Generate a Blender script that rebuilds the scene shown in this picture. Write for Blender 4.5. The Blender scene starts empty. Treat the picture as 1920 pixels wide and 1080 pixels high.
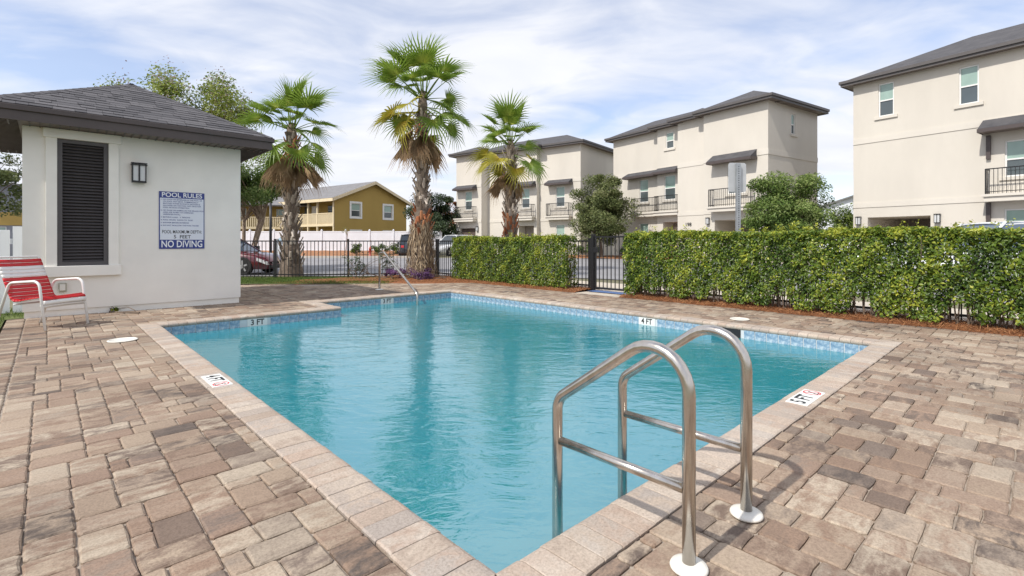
import bpy, bmesh, math, random
import numpy as np
from mathutils import Vector, Matrix
from mathutils.geometry import tessellate_polygon

random.seed(7)
rng = np.random.default_rng(11)
scene = bpy.context.scene
C = scene.collection
R = math.radians

# ------------------------------------------------------------------ camera
cam_d = bpy.data.cameras.new('camera')
cam = bpy.data.objects.new('camera', cam_d)
C.objects.link(cam)
cam.location = (0, 0, 1.2)
cam.rotation_euler = (R(90), 0, 0)
cam_d.sensor_width = 36.0
cam_d.lens = 930 / 1920 * 36.0
cam_d.shift_y = -88 / 1920
cam_d.clip_start = 0.05
cam_d.clip_end = 3000
scene.camera = cam

# ------------------------------------------------------------------ sun and sky
SUN_AZ = Vector((-0.76, -0.65))
SUN_AZ.normalize()
SUN_EL = R(48)
sun_vec = Vector((SUN_AZ.x * math.cos(SUN_EL), SUN_AZ.y * math.cos(SUN_EL), math.sin(SUN_EL)))
sd = bpy.data.lights.new('sun', 'SUN')
sd.energy = 2.8
sd.angle = R(1.0)
sd.color = (1.0, 0.95, 0.87)
sun = bpy.data.objects.new('sun', sd)
C.objects.link(sun)
sun.rotation_euler = (-sun_vec).to_track_quat('-Z', 'Y').to_euler()
sun.location = sun_vec * 50

world = bpy.data.worlds.new('World')
scene.world = world
world.use_nodes = True
wt = world.node_tree
wt.nodes.clear()
def wn(t, **k):
    n = wt.nodes.new(t)
    for a, b in k.items():
        setattr(n, a, b)
    return n
wl = wt.links.new
w_out = wn('ShaderNodeOutputWorld')
w_bg = wn('ShaderNodeBackground')
w_bg.inputs['Strength'].default_value = 0.10
sky = wn('ShaderNodeTexSky', sky_type='NISHITA', sun_disc=False)
sky.sun_elevation = SUN_EL
sky.sun_rotation = math.atan2(SUN_AZ.x, SUN_AZ.y)
sky.air_density = 1.0
sky.dust_density = 0.6
sky.ozone_density = 1.4
tc = wn('ShaderNodeTexCoord')
sep = wn('ShaderNodeSeparateXYZ')
wl(tc.outputs['Generated'], sep.inputs[0])
mz = wn('ShaderNodeMath', operation='MAXIMUM'); mz.inputs[1].default_value = 0.0
wl(sep.outputs['Z'], mz.inputs[0])
az = wn('ShaderNodeMath', operation='ADD'); az.inputs[1].default_value = 0.16
wl(mz.outputs[0], az.inputs[0])
dx = wn('ShaderNodeMath', operation='DIVIDE'); wl(sep.outputs['X'], dx.inputs[0]); wl(az.outputs[0], dx.inputs[1])
dy = wn('ShaderNodeMath', operation='DIVIDE'); wl(sep.outputs['Y'], dy.inputs[0]); wl(az.outputs[0], dy.inputs[1])
cmb = wn('ShaderNodeCombineXYZ'); wl(dx.outputs[0], cmb.inputs[0]); wl(dy.outputs[0], cmb.inputs[1])
mp = wn('ShaderNodeMapping')
mp.inputs['Rotation'].default_value = (0, 0, R(-22))
mp.inputs['Scale'].default_value = (0.62, 1.0, 1)
mp.inputs['Location'].default_value = (3.1, 1.7, 0)
wl(cmb.outputs[0], mp.inputs[0])
n1 = wn('ShaderNodeTexNoise'); n1.inputs['Scale'].default_value = 0.95; n1.inputs['Detail'].default_value = 7; n1.inputs['Roughness'].default_value = 0.52; n1.inputs['Distortion'].default_value = 0.5
wl(mp.outputs[0], n1.inputs['Vector'])
n2 = wn('ShaderNodeTexNoise'); n2.inputs['Scale'].default_value = 3.6; n2.inputs['Detail'].default_value = 6; n2.inputs['Distortion'].default_value = 0.8
wl(mp.outputs[0], n2.inputs['Vector'])
mixn = wn('ShaderNodeMath', operation='MULTIPLY_ADD'); mixn.inputs[1].default_value = 0.28
wl(n2.outputs[0], mixn.inputs[0]); wl(n1.outputs[0], mixn.inputs[2])
cr = wn('ShaderNodeValToRGB')
cr.color_ramp.elements[0].position = 0.47; cr.color_ramp.elements[0].color = (0.25, 0.25, 0.25, 1)
cr.color_ramp.elements[1].position = 0.68; cr.color_ramp.elements[1].color = (1, 1, 1, 1)
wl(mixn.outputs[0], cr.inputs[0])
cl_col = wn('ShaderNodeValToRGB')
cl_col.color_ramp.elements[0].position = 0.3; cl_col.color_ramp.elements[0].color = (6.0, 6.2, 6.8, 1)
cl_col.color_ramp.elements[1].position = 0.75; cl_col.color_ramp.elements[1].color = (6.9, 7.0, 7.35, 1)
wl(n2.outputs[0], cl_col.inputs[0])
skyb = wn('ShaderNodeMix', data_type='RGBA', blend_type='MULTIPLY'); skyb.inputs[0].default_value = 1.0
skyb.inputs[7].default_value = (1.35, 1.28, 1.35, 1)
wl(sky.outputs[0], skyb.inputs[6])
wmix = wn('ShaderNodeMix', data_type='RGBA')
wl(cr.outputs[0], wmix.inputs[0]); wl(skyb.outputs[2], wmix.inputs[6]); wl(cl_col.outputs[0], wmix.inputs[7])
wl(wmix.outputs[2], w_bg.inputs['Color'])
wl(w_bg.outputs[0], w_out.inputs[0])

vs = scene.view_settings
vs.view_transform = 'Standard'
vs.look = 'None'
vs.gamma = 1
vs.exposure = 0.55
vs.use_curve_mapping = False
scene.render.engine = 'CYCLES'
cy = scene.cycles
cy.use_denoising = True
cy.max_bounces = 7
cy.diffuse_bounces = 3
cy.glossy_bounces = 4
cy.transmission_bounces = 4
cy.transparent_max_bounces = 10
cy.caustics_reflective = False
cy.caustics_refractive = False
cy.sample_clamp_indirect = 6

# ------------------------------------------------------------------ materials
MATS = {}
def nt(name):
    m = bpy.data.materials.new(name)
    m.use_nodes = True
    t = m.node_tree
    b = t.nodes['Principled BSDF']
    MATS[name] = m
    return m, t, b
def node(t, ty, **k):
    n = t.nodes.new(ty)
    for a, v in k.items():
        setattr(n, a, v)
    return n
def noise(t, scale, detail=4, rough=0.55, coord='Object', stretch=None, dist=0.0):
    c = node(t, 'ShaderNodeTexCoord')
    n = node(t, 'ShaderNodeTexNoise')
    n.inputs['Scale'].default_value = scale
    n.inputs['Detail'].default_value = detail
    n.inputs['Roughness'].default_value = rough
    n.inputs['Distortion'].default_value = dist
    if stretch:
        m = node(t, 'ShaderNodeMapping')
        m.inputs['Scale'].default_value = stretch
        t.links.new(c.outputs[coord], m.inputs[0])
        t.links.new(m.outputs[0], n.inputs['Vector'])
    else:
        t.links.new(c.outputs[coord], n.inputs['Vector'])
    return n
def ramp(t, src, stops):
    r = node(t, 'ShaderNodeValToRGB')
    e = r.color_ramp.elements
    while len(e) < len(stops):
        e.new(0.5)
    for i, (p, c) in enumerate(stops):
        e[i].position = p
        e[i].color = (c[0], c[1], c[2], 1)
    t.links.new(src, r.inputs[0])
    return r
def bump(t, src, b, strength=0.3, dist=0.01):
    n = node(t, 'ShaderNodeBump')
    n.inputs['Strength'].default_value = strength
    n.inputs['Distance'].default_value = dist
    t.links.new(src, n.inputs['Height'])
    t.links.new(n.outputs[0], b.inputs['Normal'])
    return n
def mixc(t, fac, a, b, mode='MIX'):
    m = node(t, 'ShaderNodeMix', data_type='RGBA', blend_type=mode)
    if isinstance(fac, (int, float)):
        m.inputs[0].default_value = fac
    else:
        t.links.new(fac, m.inputs[0])
    for i, v in ((6, a), (7, b)):
        if isinstance(v, tuple):
            m.inputs[i].default_value = (v[0], v[1], v[2], 1)
        else:
            t.links.new(v, m.inputs[i])
    return m.outputs[2]
def simple(name, col, rough=0.5, metal=0.0, var=0.12, scale=6.0, bstr=0.0, bscale=60.0, bdist=0.003, spec=0.5, coat=0.0):
    m, t, b = nt(name)
    n = noise(t, scale, 5)
    lo = tuple(c * (1 - var) for c in col)
    hi = tuple(min(1, c * (1 + var)) for c in col)
    r = ramp(t, n.outputs[0], [(0.3, lo), (0.7, hi)])
    t.links.new(r.outputs[0], b.inputs['Base Color'])
    b.inputs['Roughness'].default_value = rough
    b.inputs['Metallic'].default_value = metal
    b.inputs['Specular IOR Level'].default_value = spec
    b.inputs['Coat Weight'].default_value = coat
    if bstr:
        n2_ = noise(t, bscale, 3)
        bump(t, n2_.outputs[0], b, bstr, bdist)
    return m

def leaf_mat(name, dark, mid, light, rough=0.45, trans=0.25):
    m, t, b = nt(name)
    a = node(t, 'ShaderNodeAttribute', attribute_name='tint')
    s = node(t, 'ShaderNodeSeparateColor')
    t.links.new(a.outputs['Color'], s.inputs[0])
    r = ramp(t, s.outputs[0], [(0.0, dark), (0.5, mid), (1.0, light)])
    t.links.new(r.outputs[0], b.inputs['Base Color'])
    b.inputs['Roughness'].default_value = rough
    b.inputs['Specular IOR Level'].default_value = 0.35
    tr = node(t, 'ShaderNodeBsdfTranslucent')
    t.links.new(r.outputs[0], tr.inputs[0])
    mx = node(t, 'ShaderNodeMixShader')
    mx.inputs[0].default_value = trans
    out = t.nodes['Material Output']
    t.links.new(b.outputs[0], mx.inputs[1])
    t.links.new(tr.outputs[0], mx.inputs[2])
    t.links.new(mx.outputs[0], out.inputs[0])
    return m

def paver_mat(name, cols, grain_stretch=(1, 1, 1), dark=0.6):
    m, t, b = nt(name)
    a = node(t, 'ShaderNodeAttribute', attribute_name='tint')
    s = node(t, 'ShaderNodeSeparateColor')
    t.links.new(a.outputs['Color'], s.inputs[0])
    n = len(cols)
    r1 = ramp(t, s.outputs[0], [(i / (n - 1), c) for i, c in enumerate(cols)])
    r2 = ramp(t, s.outputs[1], [(i / (n - 1), c) for i, c in enumerate(cols)])
    # cloudy blend of two pigments through each piece, shifted from piece to piece
    c = node(t, 'ShaderNodeTexCoord')
    off = node(t, 'ShaderNodeVectorMath', operation='SCALE')
    t.links.new(a.outputs['Color'], off.inputs[0]); off.inputs['Scale'].default_value = 37.0
    ad = node(t, 'ShaderNodeVectorMath', operation='ADD')
    t.links.new(c.outputs['Object'], ad.inputs[0]); t.links.new(off.outputs[0], ad.inputs[1])
    mpn = node(t, 'ShaderNodeMapping'); mpn.inputs['Scale'].default_value = grain_stretch
    t.links.new(ad.outputs[0], mpn.inputs[0])
    n1 = node(t, 'ShaderNodeTexNoise'); n1.inputs['Scale'].default_value = 10.0; n1.inputs['Detail'].default_value = 9; n1.inputs['Roughness'].default_value = 0.68; n1.inputs['Distortion'].default_value = 0.4
    t.links.new(mpn.outputs[0], n1.inputs['Vector'])
    f = ramp(t, n1.outputs[0], [(0.41, (0, 0, 0)), (0.59, (1, 1, 1))])
    col = mixc(t, f.outputs[0], r1.outputs[0], r2.outputs[0])
    n2 = node(t, 'ShaderNodeTexNoise'); n2.inputs['Scale'].default_value = 95.0; n2.inputs['Detail'].default_value = 3; n2.inputs['Roughness'].default_value = 0.7
    t.links.new(ad.outputs[0], n2.inputs['Vector'])
    sp = ramp(t, n2.outputs[0], [(0.30, (0.72, 0.71, 0.70)), (0.55, (1, 1, 1)), (0.8, (1.18, 1.17, 1.15))])
    col = mixc(t, 1.0, col, sp.outputs[0], 'MULTIPLY')
    n3 = node(t, 'ShaderNodeTexNoise'); n3.inputs['Scale'].default_value = 0.9; n3.inputs['Detail'].default_value = 4
    t.links.new(c.outputs['Object'], n3.inputs['Vector'])
    st = ramp(t, n3.outputs[0], [(0.35, (dark + .16, dark + .15, dark + .15)), (0.6, (1, 1, 1))])
    col = mixc(t, 1.0, col, st.outputs[0], 'MULTIPLY')
    t.links.new(col, b.inputs['Base Color'])
    b.inputs['Roughness'].default_value = 0.82
    b.inputs['Specular IOR Level'].default_value = 0.3
    hm = node(t, 'ShaderNodeMath', operation='MULTIPLY_ADD'); hm.inputs[1].default_value = 0.6
    t.links.new(n1.outputs[0], hm.inputs[0]); t.links.new(n2.outputs[0], hm.inputs[2])
    bump(t, hm.outputs[0], b, 0.55, 0.004)
    return m

paver_mat('paver', [(0.13, 0.105, 0.09), (0.285, 0.196, 0.142), (0.41, 0.325, 0.243), (0.295, 0.205, 0.153), (0.50, 0.42, 0.325), (0.20, 0.153, 0.125)], (0.7, 1.5, 1))
paver_mat('coping', [(0.38, 0.30, 0.24), (0.52, 0.44, 0.36), (0.44, 0.335, 0.265), (0.56, 0.49, 0.415), (0.39, 0.34, 0.30), (0.48, 0.40, 0.33)], (1.0, 1.0, 1.0), 0.72)
simple('joint_sand', (0.36, 0.30, 0.245), 0.95, var=0.3, scale=14, bstr=0.5, bscale=120)
simple('stucco_shed', (0.86, 0.835, 0.78), 0.85, var=0.05, scale=1.6, bstr=0.35, bscale=140, bdist=0.004, spec=0.25)
simple('stucco_trim', (0.87, 0.845, 0.785), 0.8, var=0.04, scale=3, bstr=0.2, bscale=140, spec=0.25)
def stained(name, col, spec=0.2):
    m, t, b = nt(name)
    n = noise(t, 0.55, 6, 0.6, stretch=(1, 1, 0.35))
    r = ramp(t, n.outputs[0], [(0.3, tuple(c * 0.90 for c in col)), (0.65, col)])
    n2 = noise(t, 70, 3)
    t.links.new(r.outputs[0], b.inputs['Base Color'])
    b.inputs['Roughness'].default_value = 0.88
    b.inputs['Specular IOR Level'].default_value = spec
    bump(t, n2.outputs[0], b, 0.3, 0.006)
stained('stucco_house', (0.665, 0.62, 0.55))
stained('stucco_band', (0.685, 0.64, 0.57))
stained('siding_tan', (0.45, 0.31, 0.10))
simple('bronze_metal', (0.075, 0.058, 0.055), 0.45, var=0.12, scale=3)
simple('bronze_light', (0.16, 0.125, 0.11), 0.5, var=0.1, scale=3)
simple('fascia_tan', (0.10, 0.09, 0.088), 0.5, var=0.1)
simple('louvre_grey', (0.085, 0.078, 0.08), 0.5, var=0.1)
simple('black_metal', (0.012, 0.012, 0.014), 0.38, var=0.2)
simple('galvanised', (0.42, 0.44, 0.46), 0.42, metal=0.7, var=0.15, scale=9)
simple('sign_back', (0.55, 0.56, 0.57), 0.45, metal=0.35, var=0.08)
simple('white_paint', (0.80, 0.79, 0.77), 0.4, var=0.04)
simple('white_vinyl', (0.76, 0.79, 0.84), 0.45, var=0.04, scale=1.2)
simple('cream_wood', (0.72, 0.60, 0.40), 0.6, var=0.08)
simple('red_vinyl', (0.55, 0.012, 0.018), 0.28, var=0.1)
simple('white_plastic', (0.78, 0.75, 0.68), 0.45, var=0.06)
simple('outlet_box', (0.40, 0.38, 0.31), 0.5)
simple('garage_brown', (0.13, 0.095, 0.08), 0.55)
simple('dark_room', (0.10, 0.085, 0.075), 0.8)
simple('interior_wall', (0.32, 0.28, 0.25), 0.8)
simple('door_cream', (0.60, 0.54, 0.46), 0.5)
simple('asphalt', (0.26, 0.255, 0.265), 0.9, var=0.13, scale=0.5, bstr=0.4, bscale=60)
simple('concrete', (0.52, 0.46, 0.38), 0.85, var=0.1, scale=1.5, bstr=0.2, bscale=60)
simple('kerb', (0.50, 0.46, 0.41), 0.85, var=0.1, scale=1.5)
simple('blue_paint', (0.10, 0.17, 0.36), 0.6, var=0.15, scale=8)
simple('line_paint', (0.75, 0.75, 0.74), 0.6)
simple('palm_trunk', (0.17, 0.13, 0.10), 0.95, var=0.4, scale=9, bstr=0.9, bscale=18, bdist=0.03)
simple('bark', (0.16, 0.12, 0.09), 0.9, var=0.35, scale=12, bstr=0.7, bscale=30, bdist=0.01)
simple('bark_pale', (0.34, 0.25, 0.18), 0.8, var=0.25, scale=8)
simple('hydrant_red', (0.36, 0.06, 0.04), 0.4)
simple('sign_white', (0.72, 0.76, 0.84), 0.4, var=0.02)
simple('sign_blue', (0.035, 0.055, 0.24), 0.4, var=0.05)
simple('ink_black', (0.02, 0.02, 0.022), 0.5)
simple('ink_white', (0.82, 0.84, 0.88), 0.4, var=0.02)
simple('ink_red', (0.62, 0.05, 0.06), 0.5)
simple('tile_white', (0.80, 0.80, 0.77), 0.25, var=0.04)
simple('tyre', (0.02, 0.02, 0.02), 0.85)
simple('rim', (0.5, 0.5, 0.52), 0.3, metal=0.9)
simple('car_red', (0.10, 0.005, 0.014), 0.3, var=0.05, coat=1.0)
simple('car_white', (0.72, 0.73, 0.75), 0.3, var=0.03, coat=1.0)
simple('car_silver', (0.42, 0.45, 0.50), 0.3, metal=0.4, var=0.03, coat=1.0)
simple('car_dark', (0.03, 0.035, 0.045), 0.3, var=0.05, coat=1.0)
simple('car_trim', (0.012, 0.012, 0.013), 0.4)
simple('lamp_glass', (0.62, 0.63, 0.63), 0.3, var=0.03)
simple('blue_bin', (0.22, 0.33, 0.42), 0.5)
simple('pine_straw', (0.27, 0.105, 0.04), 0.95, var=0.45, scale=18, bstr=0.9, bscale=55, bdist=0.03)
simple('mulch', (0.34, 0.16, 0.075), 0.95, var=0.3, scale=4, bstr=0.8, bscale=30, bdist=0.03)
simple('soil_grass', (0.10, 0.125, 0.035), 0.95, var=0.35, scale=3, bstr=0.8, bscale=30, bdist=0.03)
simple('field', (0.16, 0.15, 0.09), 0.95, var=0.3, scale=0.3)
simple('siding_grey', (0.24, 0.25, 0.28), 0.8, var=.05)
simple('terracotta', (0.42, 0.18, 0.09), 0.8, var=0.3, scale=2)

def shingle_mat(name, a_, b_, c_):
    m, t, b = nt(name)
    a = node(t, 'ShaderNodeAttribute', attribute_name='tint')
    s = node(t, 'ShaderNodeSeparateColor'); t.links.new(a.outputs['Color'], s.inputs[0])
    r = ramp(t, s.outputs[0], [(0, a_), (0.5, b_), (1, c_)])
    n = noise(t, 160, 2, 0.7)
    g = ramp(t, n.outputs[0], [(0.3, (0.65, 0.65, 0.66)), (0.7, (1.25, 1.25, 1.25))])
    col = mixc(t, 1.0, r.outputs[0], g.outputs[0], 'MULTIPLY')
    t.links.new(col, b.inputs['Base Color'])
    b.inputs['Roughness'].default_value = 0.9
    bump(t, n.outputs[0], b, 0.5, 0.003)
shingle_mat('shingle', (0.072, 0.07, 0.078), (0.095, 0.092, 0.10), (0.125, 0.12, 0.128))

def roof_mat():
    m, t, b = nt('roof_far')
    br = node(t, 'ShaderNodeTexBrick')
    c = node(t, 'ShaderNodeTexCoord')
    t.links.new(c.outputs['UV'], br.inputs['Vector'])
    n = noise(t, 2.0, 6, 0.7)
    r = ramp(t, n.outputs[0], [(0.3, (0.055, 0.054, 0.06)), (0.7, (0.095, 0.092, 0.098))])
    t.links.new(r.outputs[0], b.inputs['Base Color'])
    t.nodes.remove(br)
    n2 = noise(t, 40, 3, stretch=(1, 1, 3))
    b.inputs['Roughness'].default_value = 0.9
    bump(t, n2.outputs[0], b, 0.5, 0.01)
roof_mat()
simple('roof_grey', (0.20, 0.195, 0.20), 0.9, var=0.15, scale=2)

def steel():
    m, t, b = nt('stainless')
    n = noise(t, 26, 4, 0.6, stretch=(1, 1, 0.25))
    r = ramp(t, n.outputs[0], [(0.3, (0.50, 0.455, 0.405)), (0.7, (0.64, 0.60, 0.55))])
    t.links.new(r.outputs[0], b.inputs['Base Color'])
    b.inputs['Metallic'].default_value = 1.0
    rr = ramp(t, n.outputs[0], [(0.3, (0.20, 0.2, 0.2)), (0.7, (0.28, 0.28, 0.28))])
    t.links.new(rr.outputs[0], b.inputs['Roughness'])
    n2 = noise(t, 240, 2)
    bump(t, n2.outputs[0], b, 0.06, 0.001)
steel()

def pane(name, tint, rough=0.06):
    m, t, b = nt(name)
    n = noise(t, 1.3, 2)
    r = ramp(t, n.outputs[0], [(0.35, tuple(c * 0.85 for c in tint)), (0.65, tint)])
    t.links.new(r.outputs[0], b.inputs['Base Color'])
    b.inputs['Roughness'].default_value = rough
    b.inputs['Specular IOR Level'].default_value = 0.8
pane('pane_blind', (0.33, 0.46, 0.40), 0.12)
pane('pane_dark', (0.085, 0.105, 0.11))
pane('car_glass', (0.03, 0.04, 0.05))
pane('car_glass_pale', (0.10, 0.14, 0.20))

def tile_mat():
    m, t, b = nt('pool_tile')
    c = node(t, 'ShaderNodeTexCoord')
    v = node(t, 'ShaderNodeTexVoronoi', feature='DISTANCE_TO_EDGE'); v.inputs['Scale'].default_value = 24
    n = noise(t, 17, 3, 0.6)
    t.links.new(c.outputs['Object'], v.inputs['Vector'])
    r = ramp(t, n.outputs[0], [(0.36, (0.15, 0.26, 0.39)), (0.50, (0.26, 0.39, 0.51)), (0.64, (0.50, 0.60, 0.67))])
    t.links.new(r.outputs[0], b.inputs['Base Color'])
    b.inputs['Roughness'].default_value = 0.18
tile_mat()
simple('grout', (0.62, 0.66, 0.68), 0.8, var=0.06)
simple('plaster', (0.66, 0.82, 0.85), 0.8, var=0.05, scale=1.5)

def water_mat():
    m, t, b = nt('water')
    t.nodes.remove(b)
    out = t.nodes['Material Output']
    tr = node(t, 'ShaderNodeBsdfTransparent'); tr.inputs[0].default_value = (0.34, 0.84, 0.90, 1)
    gl = node(t, 'ShaderNodeBsdfGlossy'); gl.inputs['Roughness'].default_value = 0.02
    gl.inputs[0].default_value = (1, 1, 1, 1)
    fr = node(t, 'ShaderNodeFresnel'); fr.inputs['IOR'].default_value = 2.9
    c = node(t, 'ShaderNodeTexCoord')
    mp_ = node(t, 'ShaderNodeMapping'); mp_.inputs['Scale'].default_value = (1.0, 1.0, 1.0)
    mp_.inputs['Rotation'].default_value = (0, 0, R(43))
    t.links.new(c.outputs['Object'], mp_.inputs[0])
    mp2 = node(t, 'ShaderNodeMapping'); mp2.inputs['Scale'].default_value = (0.55, 1.2, 1.0)
    t.links.new(mp_.outputs[0], mp2.inputs[0])
    a = node(t, 'ShaderNodeTexNoise'); a.inputs['Scale'].default_value = 2.6; a.inputs['Detail'].default_value = 5; a.inputs['Roughness'].default_value = 0.58; a.inputs['Distortion'].default_value = 0.6
    t.links.new(mp2.outputs[0], a.inputs['Vector'])
    a2 = node(t, 'ShaderNodeTexNoise'); a2.inputs['Scale'].default_value = 7.0; a2.inputs['Detail'].default_value = 3; a2.inputs['Distortion'].default_value = 1.0
    t.links.new(mp2.outputs[0], a2.inputs['Vector'])
    ma = node(t, 'ShaderNodeMath', operation='MULTIPLY_ADD'); ma.inputs[1].default_value = 0.5
    t.links.new(a2.outputs[0], ma.inputs[0]); t.links.new(a.outputs[0], ma.inputs[2])
    bp = node(t, 'ShaderNodeBump'); bp.inputs['Strength'].default_value = 0.5; bp.inputs['Distance'].default_value = 0.021
    t.links.new(ma.outputs[0], bp.inputs['Height'])
    t.links.new(bp.outputs[0], gl.inputs['Normal']); t.links.new(bp.outputs[0], fr.inputs['Normal'])
    mx = node(t, 'ShaderNodeMixShader')
    # slightly milky treated water: part of the light is scattered back before it reaches the plaster
    sc_ = node(t, 'ShaderNodeBsdfDiffuse'); sc_.inputs[0].default_value = (0.03, 0.40, 0.50, 1)
    bm_ = node(t, 'ShaderNodeMixShader'); bm_.inputs[0].default_value = 0.55
    t.links.new(tr.outputs[0], bm_.inputs[1]); t.links.new(sc_.outputs[0], bm_.inputs[2])
    t.links.new(fr.outputs[0], mx.inputs[0]); t.links.new(bm_.outputs[0], mx.inputs[1]); t.links.new(gl.outputs[0], mx.inputs[2])
    t.links.new(mx.outputs[0], out.inputs[0])
water_mat()

leaf_mat('hedge_leaf', (0.022, 0.055, 0.012), (0.145, 0.225, 0.03), (0.50, 0.51, 0.06), 0.35, 0.32)
leaf_mat('oak_leaf', (0.03, 0.05, 0.018), (0.14, 0.175, 0.055), (0.34, 0.35, 0.16), 0.5, 0.35)
leaf_mat('bright_leaf', (0.035, 0.075, 0.018), (0.135, 0.215, 0.045), (0.34, 0.40, 0.14), 0.45, 0.33)
leaf_mat('dark_leaf', (0.015, 0.03, 0.015), (0.045, 0.075, 0.03), (0.12, 0.15, 0.06), 0.5, 0.2)
leaf_mat('myrtle_leaf', (0.05, 0.09, 0.02), (0.19, 0.26, 0.045), (0.40, 0.43, 0.10), 0.5, 0.3)
leaf_mat('blossom', (0.22, 0.15, 0.13), (0.40, 0.27, 0.27), (0.55, 0.42, 0.44), 0.6, 0.3)
leaf_mat('purple_leaf', (0.05, 0.02, 0.07), (0.12, 0.05, 0.15), (0.25, 0.13, 0.28), 0.5, 0.2)
leaf_mat('grass_blade', (0.03, 0.07, 0.01), (0.08, 0.15, 0.02), (0.19, 0.25, 0.05), 0.6, 0.25)
leaf_mat('straw', (0.11, 0.04, 0.016), (0.30, 0.125, 0.05), (0.52, 0.28, 0.13), 0.8, 0.1)
leaf_mat('frond_green', (0.07, 0.14, 0.02), (0.23, 0.34, 0.055), (0.54, 0.56, 0.13), 0.4, 0.45)
leaf_mat('frond_yellow', (0.12, 0.13, 0.02), (0.36, 0.33, 0.04), (0.55, 0.40, 0.05), 0.5, 0.3)
leaf_mat('frond_dead', (0.22, 0.14, 0.08), (0.46, 0.32, 0.19), (0.64, 0.50, 0.33), 0.85, 0.35)
leaf_mat('boot', (0.14, 0.105, 0.08), (0.34, 0.28, 0.225), (0.58, 0.51, 0.44), 0.9, 0.0)
leaf_mat('boot_red', (0.16, 0.05, 0.02), (0.34, 0.125, 0.055), (0.50, 0.24, 0.12), 0.85, 0.0)
leaf_mat('fibre', (0.13, 0.085, 0.055), (0.36, 0.265, 0.165), (0.60, 0.49, 0.35), 0.9, 0.05)

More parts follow.
